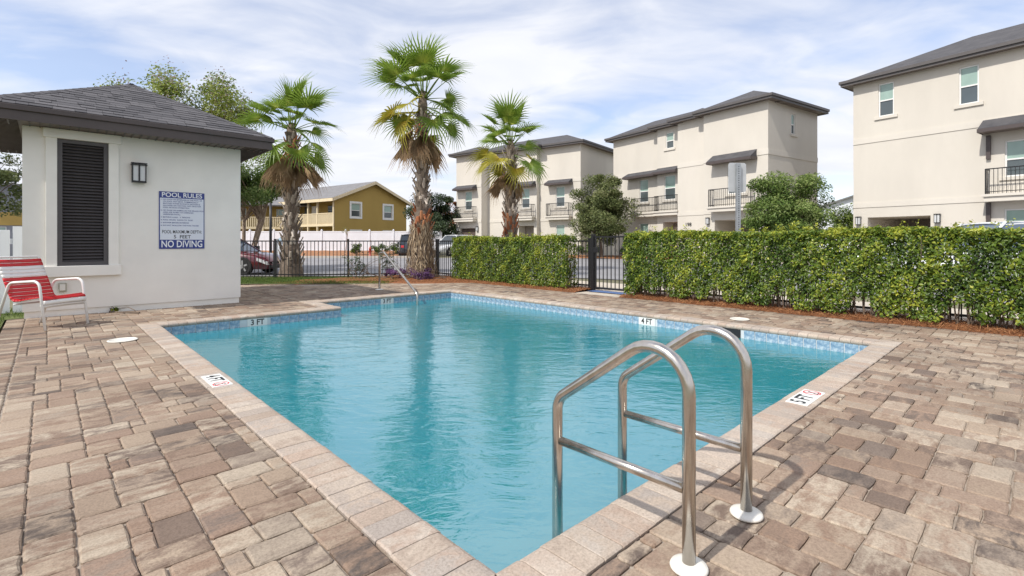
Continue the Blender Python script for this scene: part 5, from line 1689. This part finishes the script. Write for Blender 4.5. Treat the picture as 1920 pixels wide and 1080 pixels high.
# local x along the gable, local y = into the long side (to the left/away)
GW, BL, TE, TA = 9.6, 17.0, 5.62, 7.55
m = MB()
gw = MB()
wins = [(2.0, 3.15, 3.75, 5.15), (6.3, 7.45, 3.75, 5.15), (2.0, 3.15, .8, 2.2), (6.3, 7.45, .8, 2.2)]
wall_holes(m, 0, GW, 0, TE, wins, 0, .1)
m.add([(0, 0, TE), (GW, 0, TE), (GW / 2, 0, TA)], [(0, 1, 2)])
m.quad((0, 1.6, 0), (0, BL, 0), (0, BL, TE), (0, 1.6, TE)) if False else None
m.quad((1.7, 0, 0), (1.7, BL, 0), (1.7, BL, TE), (1.7, 0, TE))
m.quad((0, 0, 0), (1.7, 0.02, 0), (1.7, .02, TE), (0, .02, TE))
m.quad((GW, 0, 0), (GW, BL, 0), (GW, BL, TE), (GW, 0, TE))
m.build('wall', 'siding_tan', tb)
for a in wins:
    w = window(tb, a[0], a[1], a[2], a[3], 0, False)
    m = MB()
    for (x0, x1, z0, z1) in [(a[0] - .2, a[0], a[2] - .2, a[3] + .2), (a[1], a[1] + .2, a[2] - .2, a[3] + .2), (a[0], a[1], a[3], a[3] + .2), (a[0], a[1], a[2] - .2, a[2])]:
        m.box(x0, x1, -.05, .0, z0, z1)
    m.build('casing', 'white_paint', w)
m = MB(); ov = .5
zo = (TA - TE) / (GW / 2) * ov
m.add([(-ov, -ov, TE - zo), (GW / 2, -ov, TA), (GW / 2, BL, TA), (-ov, BL, TE - zo), (GW + ov, -ov, TE - zo), (GW + ov, BL, TE - zo)], [(0, 1, 2, 3), (1, 4, 5, 2)])
tr = m.build('roof', 'roof_grey', tb); so = tr.modifiers.new('thick', 'SOLIDIFY'); so.thickness = .12; so.offset = 1
m = MB()
for s_ in (0, 1):
    xa, xb = ((-ov - .02, GW / 2) if s_ == 0 else (GW / 2, GW + ov + .02))
    za, zb = ((TE - zo, TA) if s_ == 0 else (TA, TE - zo))
    m.add([(xa, -ov - .04, za - .22), (xb, -ov - .04, zb - .22), (xb, -ov - .04, zb + .1), (xa, -ov - .04, za + .1), (xa, -ov + .0, za - .22), (xb, -ov + .0, zb - .22), (xb, -ov + .0, zb + .1), (xa, -ov + .0, za + .1)], [(0, 1, 2, 3), (4, 7, 6, 5), (0, 4, 5, 1), (3, 2, 6, 7)])
m.box(-ov - .06, -ov - .005, -ov, BL, TE - zo - .22, TE - zo + .08)
m.build('fascia', 'cream_wood', tr)
# balcony deck, posts and slatted railing along the long side
m = MB(); m.box(-.1, 1.69, .03, BL, 2.72, 2.95); bd = m.build('balcony', 'cream_wood', tb)
m = MB()
for k in range(int(BL / .16)):
    m.box(-.06, -.03, .1 + k * .16, .2 + k * .16, 2.95, 4.0)
m.box(-.09, 0, .05, BL, 4.0, 4.08)
o = m.build('railing', 'cream_wood', bd); o['kind'] = 'stuff'
m = MB()
for k in range(9): m.box(.0 + k * .18, .1 + k * .18, .03, .06, 2.96, 4.0)
m.box(-.09, 1.65, .025, .065, 4.0, 4.08)
o = m.build('railing', 'cream_wood', bd); o['kind'] = 'stuff'
for yk in (.12, 2.9, 4.6, 7.4, 10.5, 13.5, 16.5):
    m = MB(); m.box(-.08, .08, yk - .08, yk + .08, 0, TE - .35); m.build('post', 'cream_wood', tb)
for yk in (1.2, 5.6, 9.0, 12.4):
    m = MB(); m.box(1.64, 1.70, yk, yk + .95, 2.95, 5.05); d_ = m.build('door', 'white_paint', tb)
    m = MB(); m.box(1.62, 1.64, yk + 1.5, yk + 2.3, 3.8, 5.0); m.build('window', 'pane_dark', tb)
m = MB()
for k in range(14):
    m.box(-1.6 + 0, -.3, 6.5 + k * .28, 6.78 + k * .28, .2 * (13 - k), .2 * (13 - k) + .05)
for k in range(2):
    m.tube([(-1.6 + k * 1.3, 6.5, 3.7), (-1.6 + k * 1.3, 10.4, 1.0)], .05, 6)
m.build('stair', 'cream_wood', tb)
# farther wing of the same kind
tb2 = thing('apartment_building', 'farther tan building wing with porch railing behind the leafy crape myrtle', 'building', (-29.0, 55.0, 0), R(20))
m = MB(); wall_holes(m, -7, 7, 0, 5.2, [(-5, -3.9, 3.4, 4.8), (-1.5, -.4, 3.4, 4.8), (2.6, 3.7, 3.4, 4.8)], 0, .1); m.quad((7, 0, 0), (7, 8, 0), (7, 8, 5.2), (7, 0, 5.2)); m.quad((-7, 8, 0), (-7, 0, 0), (-7, 0, 5.2), (-7, 8, 5.2)); m.build('wall', 'siding_tan', tb2)
for a in [(-5, -3.9, 3.4, 4.8), (-1.5, -.4, 3.4, 4.8), (2.6, 3.7, 3.4, 4.8)]: window(tb2, *a, 0, False)
m = MB(); m.add([(-7.5, -2, 5.0), (7.5, -2, 5.0), (7.5, 4, 6.9), (-7.5, 4, 6.9), (7.5, 8.5, 5.0), (-7.5, 8.5, 5.0)], [(0, 1, 2, 3), (3, 2, 4, 5)]); r_ = m.build('roof', 'roof_grey', tb2); so = r_.modifiers.new('thick', 'SOLIDIFY'); so.thickness = .15; so.offset = 1
m = MB(); m.box(-7, 7, -1.7, -.01, 2.5, 2.75); b2 = m.build('balcony', 'cream_wood', tb2)
m = MB()
for k in range(70): m.box(-7 + k * .2, -6.9 + k * .2, -1.7, -1.66, 2.75, 3.75)
m.box(-7, 7.05, -1.73, -1.63, 3.75, 3.83)
o = m.build('railing', 'cream_wood', b2); o['kind'] = 'stuff'
for k in range(6):
    m = MB(); m.box(-7 + k * 2.78, -6.84 + k * 2.78, -1.75, -1.59, 0, 5.0); m.build('post', 'cream_wood', tb2)

# far left house sliver and the white house in the right gap
def plain_house(label, loc, rz, w, d, h, rise, wall, roofm, base=0):
    r_ = thing('house', label, 'house', loc, rz)
    m = MB(); wall_holes(m, -w / 2, w / 2, 0, h, [(-w * .3, -w * .3 + 1, 1, 2.3), (w * .15, w * .15 + 1, 1, 2.3)], 0, .1)
    m.quad((w / 2, 0, 0), (w / 2, d, 0), (w / 2, d, h), (w / 2, 0, h)); m.quad((-w / 2, d, 0), (-w / 2, 0, 0), (-w / 2, 0, h), (-w / 2, d, h))
    m.quad((w / 2, d, 0), (-w / 2, d, 0), (-w / 2, d, h), (w / 2, d, h))
    m.add([(-w / 2, 0, h), (w / 2, 0, h), (0, 0, h + rise)], [(0, 1, 2)])
    m.build('wall', wall, r_)
    for x in (-w * .3, w * .15): window(r_, x, x + 1, 1, 2.3, 0, False)
    if base:
        m = MB(); m.box(-w / 2 - .04, w / 2 + .04, -.04, -.002, 2.4, base); m.box(w / 2 + .002, w / 2 + .04, 0, d, 0, base); m.build('base_course', 'siding_tan', r_)
    m = MB(); z_ = h - rise * .1
    m.add([(-w / 2 - w * .05, -.4, z_), (0, -.4, h + rise), (0, d + .4, h + rise), (-w / 2 - w * .05, d + .4, z_), (w / 2 + w * .05, -.4, z_), (w / 2 + w * .05, d + .4, z_)], [(0, 1, 2, 3), (1, 4, 5, 2)])
    q = m.build('roof', roofm, r_); so = q.modifiers.new('thick', 'SOLIDIFY'); so.thickness = .15; so.offset = 1
plain_house('white house with grey roof far back between the two right townhouses', (38.0, 55.0, 0), R(-25), 9, 8, 4.6, 1.6, 'white_vinyl', 'roof_grey')
plain_house('small grey sided house with tan base beyond the fence at left edge', (-38.2, 38.0, 0), R(35), 4.6, 7, 5.0, .5, 'siding_grey', 'roof_grey', 3.4)

# ------------------------------------------------------------------ street furniture
sp = thing('road_sign', 'blank back of a road sign on a perforated post above the hedge', 'road sign', (4.90, 10.75, 0), R(6))
m = MB(); m.box(-.045, .045, -.03, .03, -.05, 2.88)
m.build('post', 'galvanised', sp)
m = MB()
for k in range(52): m.box(-.010, .010, -.0315, -.0302, .25 + k * .05, .27 + k * .05)
o = m.build('post_holes', 'ink_black', sp); o['kind'] = 'stuff'
m = MB()
w_, h0, h1, c_ = .205, 2.27, 2.90, .035
poly = [(-w_ + c_, h0), (w_ - c_, h0), (w_, h0 + c_), (w_, h1 - c_), (w_ - c_, h1), (-w_ + c_, h1), (-w_, h1 - c_), (-w_, h0 + c_)]
m.add([(p[0], .032, p[1]) for p in poly] + [(p[0], .036, p[1]) for p in poly], [tuple(range(8)), tuple(reversed(range(8, 16)))] + [(i, (i + 1) % 8, 8 + (i + 1) % 8, 8 + i) for i in range(8)])
m.build('sign_plate', 'sign_back', sp)
lp = thing('lamp_post', 'slim dark lamp post left of the shorter palm trunk', 'lamp post', (-14.6, 30.0, 0))
m = MB(); m.tube([(0, 0, -.1), (0, 0, 3.75)], [.085, .07], 10); m.build('pole', 'black_metal', lp, True)
m = MB(); m.lathe([(.05, 3.75), (.13, 3.8), (.13, 3.95), (.02, 4.02)], 12); m.box(.0, .55, -.1, .1, 3.86, 3.96); m.build('lamp_head', 'black_metal', lp)
lp = thing('lamp_post', 'distant grey street light above the tan gable', 'lamp post', (-19.9, 70.0, 0))
m = MB(); m.tube([(0, 0, 0), (0, 0, 9.4)], [.11, .09], 8); m.build('pole', 'bronze_light', lp, True)
m = MB(); m.box(0, .75, -.12, .12, 9.35, 9.5); m.build('lamp_head', 'bronze_light', lp)
fh = thing('fire_hydrant', 'red fire hydrant on the mulch beside the low shrubs', 'hydrant', (-11.0, 38.5, 0.0))
fh.scale = (.8, .8, .85)
m = MB(); m.lathe([(.17, 0), (.17, .06), (.11, .08), (.11, .62), (.15, .64), (.15, .70), (.12, .80), (.05, .88), (.03, .96)], 14); m.build('barrel', 'hydrant_red', fh, True)
for sx in (-1, 1):
    m = MB(); m.tube([(sx * .09, 0, .5), (sx * .2, 0, .5)], .06, 10); m.build('outlet', 'hydrant_red', fh)
bn = thing('utility_cabinet', 'pale blue utility pillar between the red car and the shorter palm', 'cabinet', (-11.7, 25.2, 0))
m = MB(); m.box(-.22, .22, -.18, .18, -.06, 1.15); m.build('box', 'white_vinyl', bn, bevel=.02)
m = MB(); m.add([(-.26, -.22, 1.16), (.26, -.22, 1.16), (.26, .22, 1.16), (-.26, .22, 1.16), (0, 0, 1.45)], [(0, 1, 4), (1, 2, 4), (2, 3, 4), (3, 0, 4)]); m.build('cap', 'blue_bin', bn)

# ------------------------------------------------------------------ parked cars
def car(label, loc, heading, paint, suv=False, pale_glass=False, group='parked cars'):
    r_ = thing('parked_car', label, 'car', loc, heading, group)
    L, W = (4.75, .95) if suv else (4.6, .90)
    hb, ht = (1.02, 1.78) if suv else (.90, 1.44)
    # x forward. stations: (x, shoulder z, half width)
    st = [(-L / 2, .62, .70), (-L / 2 + .06, hb - .06, .84), (-L / 2 + .5, hb, W * .98), (-.9, hb, W), (.5, hb - .02, W), (.95, hb - .05, W), (L / 2 - .6, hb - .14, W * .98), (L / 2 - .15, hb - .26, W * .88), (L / 2, hb - .42, W * .74)]
    def ring(x, zs, w, zb=.24):
        pr = [(-.86, zb), (-.98, zb + .14), (-1.0, zb + (zs - zb) * .55), (-.975, zs - .07), (-.90, zs), (-.5, zs + .035), (0, zs + .045)]
        pr = pr + [(-a, b) for a, b in reversed(pr[:-1])]
        return [(x, a * w, b) for a, b in pr]
    m = MB(); vs_ = []; fs_ = []
    rings = [ring(*s_, zb=.36 if i in (0, len(st) - 1) else .22) for i, s_ in enumerate(st)]
    n = len(rings[0])
    for q in rings: vs_ += q
    for i in range(len(rings) - 1):
        for k in range(n):
            fs_.append((i * n + k, i * n + (k + 1) % n, (i + 1) * n + (k + 1) % n, (i + 1) * n + k))
    fs_.append(tuple(range(n))); fs_.append(tuple(reversed(range((len(rings) - 1) * n, len(rings) * n))))
    m.add(vs_, fs_)
    b = m.build('body', paint, r_); smooth_by_angle(b, 50)
    # cabin: glass house with roof and pillars
    if suv: g4 = [(-L / 2 + .12, hb - .02, W * .88), (-L / 2 + .38, ht - .04, W * .74), (.35, ht - .02, W * .74), (1.15, hb - .03, W * .90)]
    else: g4 = [(-L / 2 + .55, hb - .02, W * .86), (-L / 2 + 1.25, ht - .03, W * .66), (.15, ht - .02, W * .68), (1.05, hb - .05, W * .88)]
    m = MB()
    (xa, za, wa), (xb, zb, wb), (xc, zc, wc), (xd, zd, wd) = g4
    wm = W * .93
    vs_ = [(xa, -wa, za), (xa, wa, za), (xb, -wb, zb), (xb, wb, zb), (xc, -wc, zc), (xc, wc, zc), (xd, -wd, zd), (xd, wd, zd), (xb, -wm, za), (xb, wm, za), (xc, -wm, zd), (xc, wm, zd)]
    m.add(vs_, [(0, 2, 3, 1), (4, 6, 7, 5), (0, 8, 2), (8, 10, 4, 2), (10, 6, 4), (1, 3, 9), (9, 3, 5, 11), (11, 5, 7)])
    m.build('glass', 'car_glass_pale' if pale_glass else 'car_glass', r_)
    m = MB()
    rf = []
    nx = 6
    for i in range(nx + 1):
        x = xb - .06 + (xc + .08 - xb + .06) * i / nx
        f = math.sin(math.pi * i / nx)
        for j in range(7):
            y = (-1 + 2 * j / 6) * (wb + .02)
            rf.append((x, y, zb - .01 + .05 * f ** .6 + .035 * (1 - (abs(y) / wb) ** 2.5) - (.03 if j in (0, 6) else 0)))
    m.add(rf, [(i * 7 + j, (i + 1) * 7 + j, (i + 1) * 7 + j + 1, i * 7 + j + 1) for i in range(nx) for j in range(6)])
    o = m.build('roof', paint, r_, True); so = o.modifiers.new('t', 'SOLIDIFY'); so.thickness = .04; so.offset = -1
    for sy in (-1, 1):
        m = MB()
        for (p, q, rr) in (((xa, sy * wa, za), (xb, sy * wb, zb), .05), ((xc, sy * wc, zc), (xd, sy * wd, zd), .035), (((xb + xc) / 2 - .05, sy * wm, za), ((xb + xc) / 2 - .1, sy * wb, zb), .035), ((xb + .02, sy * wm, za), (xb + .02, sy * wb, zb), .045)):
            m = MB(); m.tube([p, q], rr, 6); m.build('pillar', paint, r_)
        m = MB(); m.box(.62, .85, sy * (W + .02), sy * (W + .20), hb + .0, hb + .16); m.build('mirror', 'car_trim', r_, bevel=.02)
        m = MB()
        m.add([(L / 2 - .42, sy * W * .95, hb - .26), (L / 2 - .10, sy * W * .80, hb - .40), (L / 2 - .01, sy * W * .52, hb - .44), (L / 2 - .02, sy * W * .52, hb - .52), (L / 2 - .10, sy * W * .84, hb - .52), (L / 2 - .40, sy * W * 1.0, hb - .36)], [(0, 1, 4, 5), (1, 2, 3, 4)])
        hl = m.build('headlight', 'lamp_glass', r_); so = hl.modifiers.new('t', 'SOLIDIFY'); so.thickness = .06; so.offset = 0
        m = MB(); m.box(-L / 2 - .012, -L / 2 + .08, sy * W * .55, sy * W * .80, hb - .28, hb - .10); m.build('tail_light', 'ink_red', r_)
    m = MB(); m.box(L / 2 - .08, L / 2 + .012, -W * .5, W * .5, .36, hb - .52); m.build('grille', 'car_trim', r_, bevel=.02)
    m = MB(); m.box(L / 2 - .2, L / 2 + .016, -W * .72, W * .72, .25, .36); m.box(-L / 2 - .01, -L / 2 + .15, -W * .75, W * .75, .28, .42); m.build('bumper', 'car_trim', r_, bevel=.03)
    wr = .37 if suv else .335
    for wx in (-L / 2 + .88, L / 2 - .92):
        for sy in (-1, 1):
            m = MB(); y0 = sy * (W - .20); y1 = sy * (W + .012)
            m.tube([(wx, y0, wr), (wx, y0 + (y1 - y0) * .1, wr), (wx, y0 + (y1 - y0) * .9, wr), (wx, y1, wr)], [wr * .9, wr, wr, wr * .92], 24)
            w = m.build('wheel', 'tyre', r_)
            m = MB(); m.tube([(wx, y1 - sy * .02, wr), (wx, y1 + sy * .006, wr)], wr * .66, 20)
            rm = m.build('rim', 'car_trim', w)
            m = MB()
            for k in range(5):
                a = k * 2 * math.pi / 5
                m.box(-.03, .03, min(0, sy * .016), max(0, sy * .016), .0, wr * .64, Matrix.Translation((wx, y1, wr)) @ Matrix.Rotation(a, 4, 'Y'))
            m.build('spokes', 'rim', w)
    return r_
car('dark red car parked behind the fence, nose towards the shorter palm', (-11.15, 19.1, -.055), R(-4), 'car_red', False, True)
car('white sport utility car in front of the far left townhouse', (-5.0, 43.0, -.055), R(-128), 'car_white', True)
car('dark car half hidden by the tallest palm trunk', (-8.2, 40.5, -.05), R(100), 'car_dark', True)
car('white car seen through the gate beside the oak tree', (10.4, 37.2, -.04), R(200), 'car_white')
car('white sport utility car behind the right end of the long hedge', (13.55, 13.9, -.055), R(176), 'car_white', True, True)
car('pale silver car in front of the open garage of the right townhouse', (14.9, 18.6, -.055), R(150), 'car_silver')
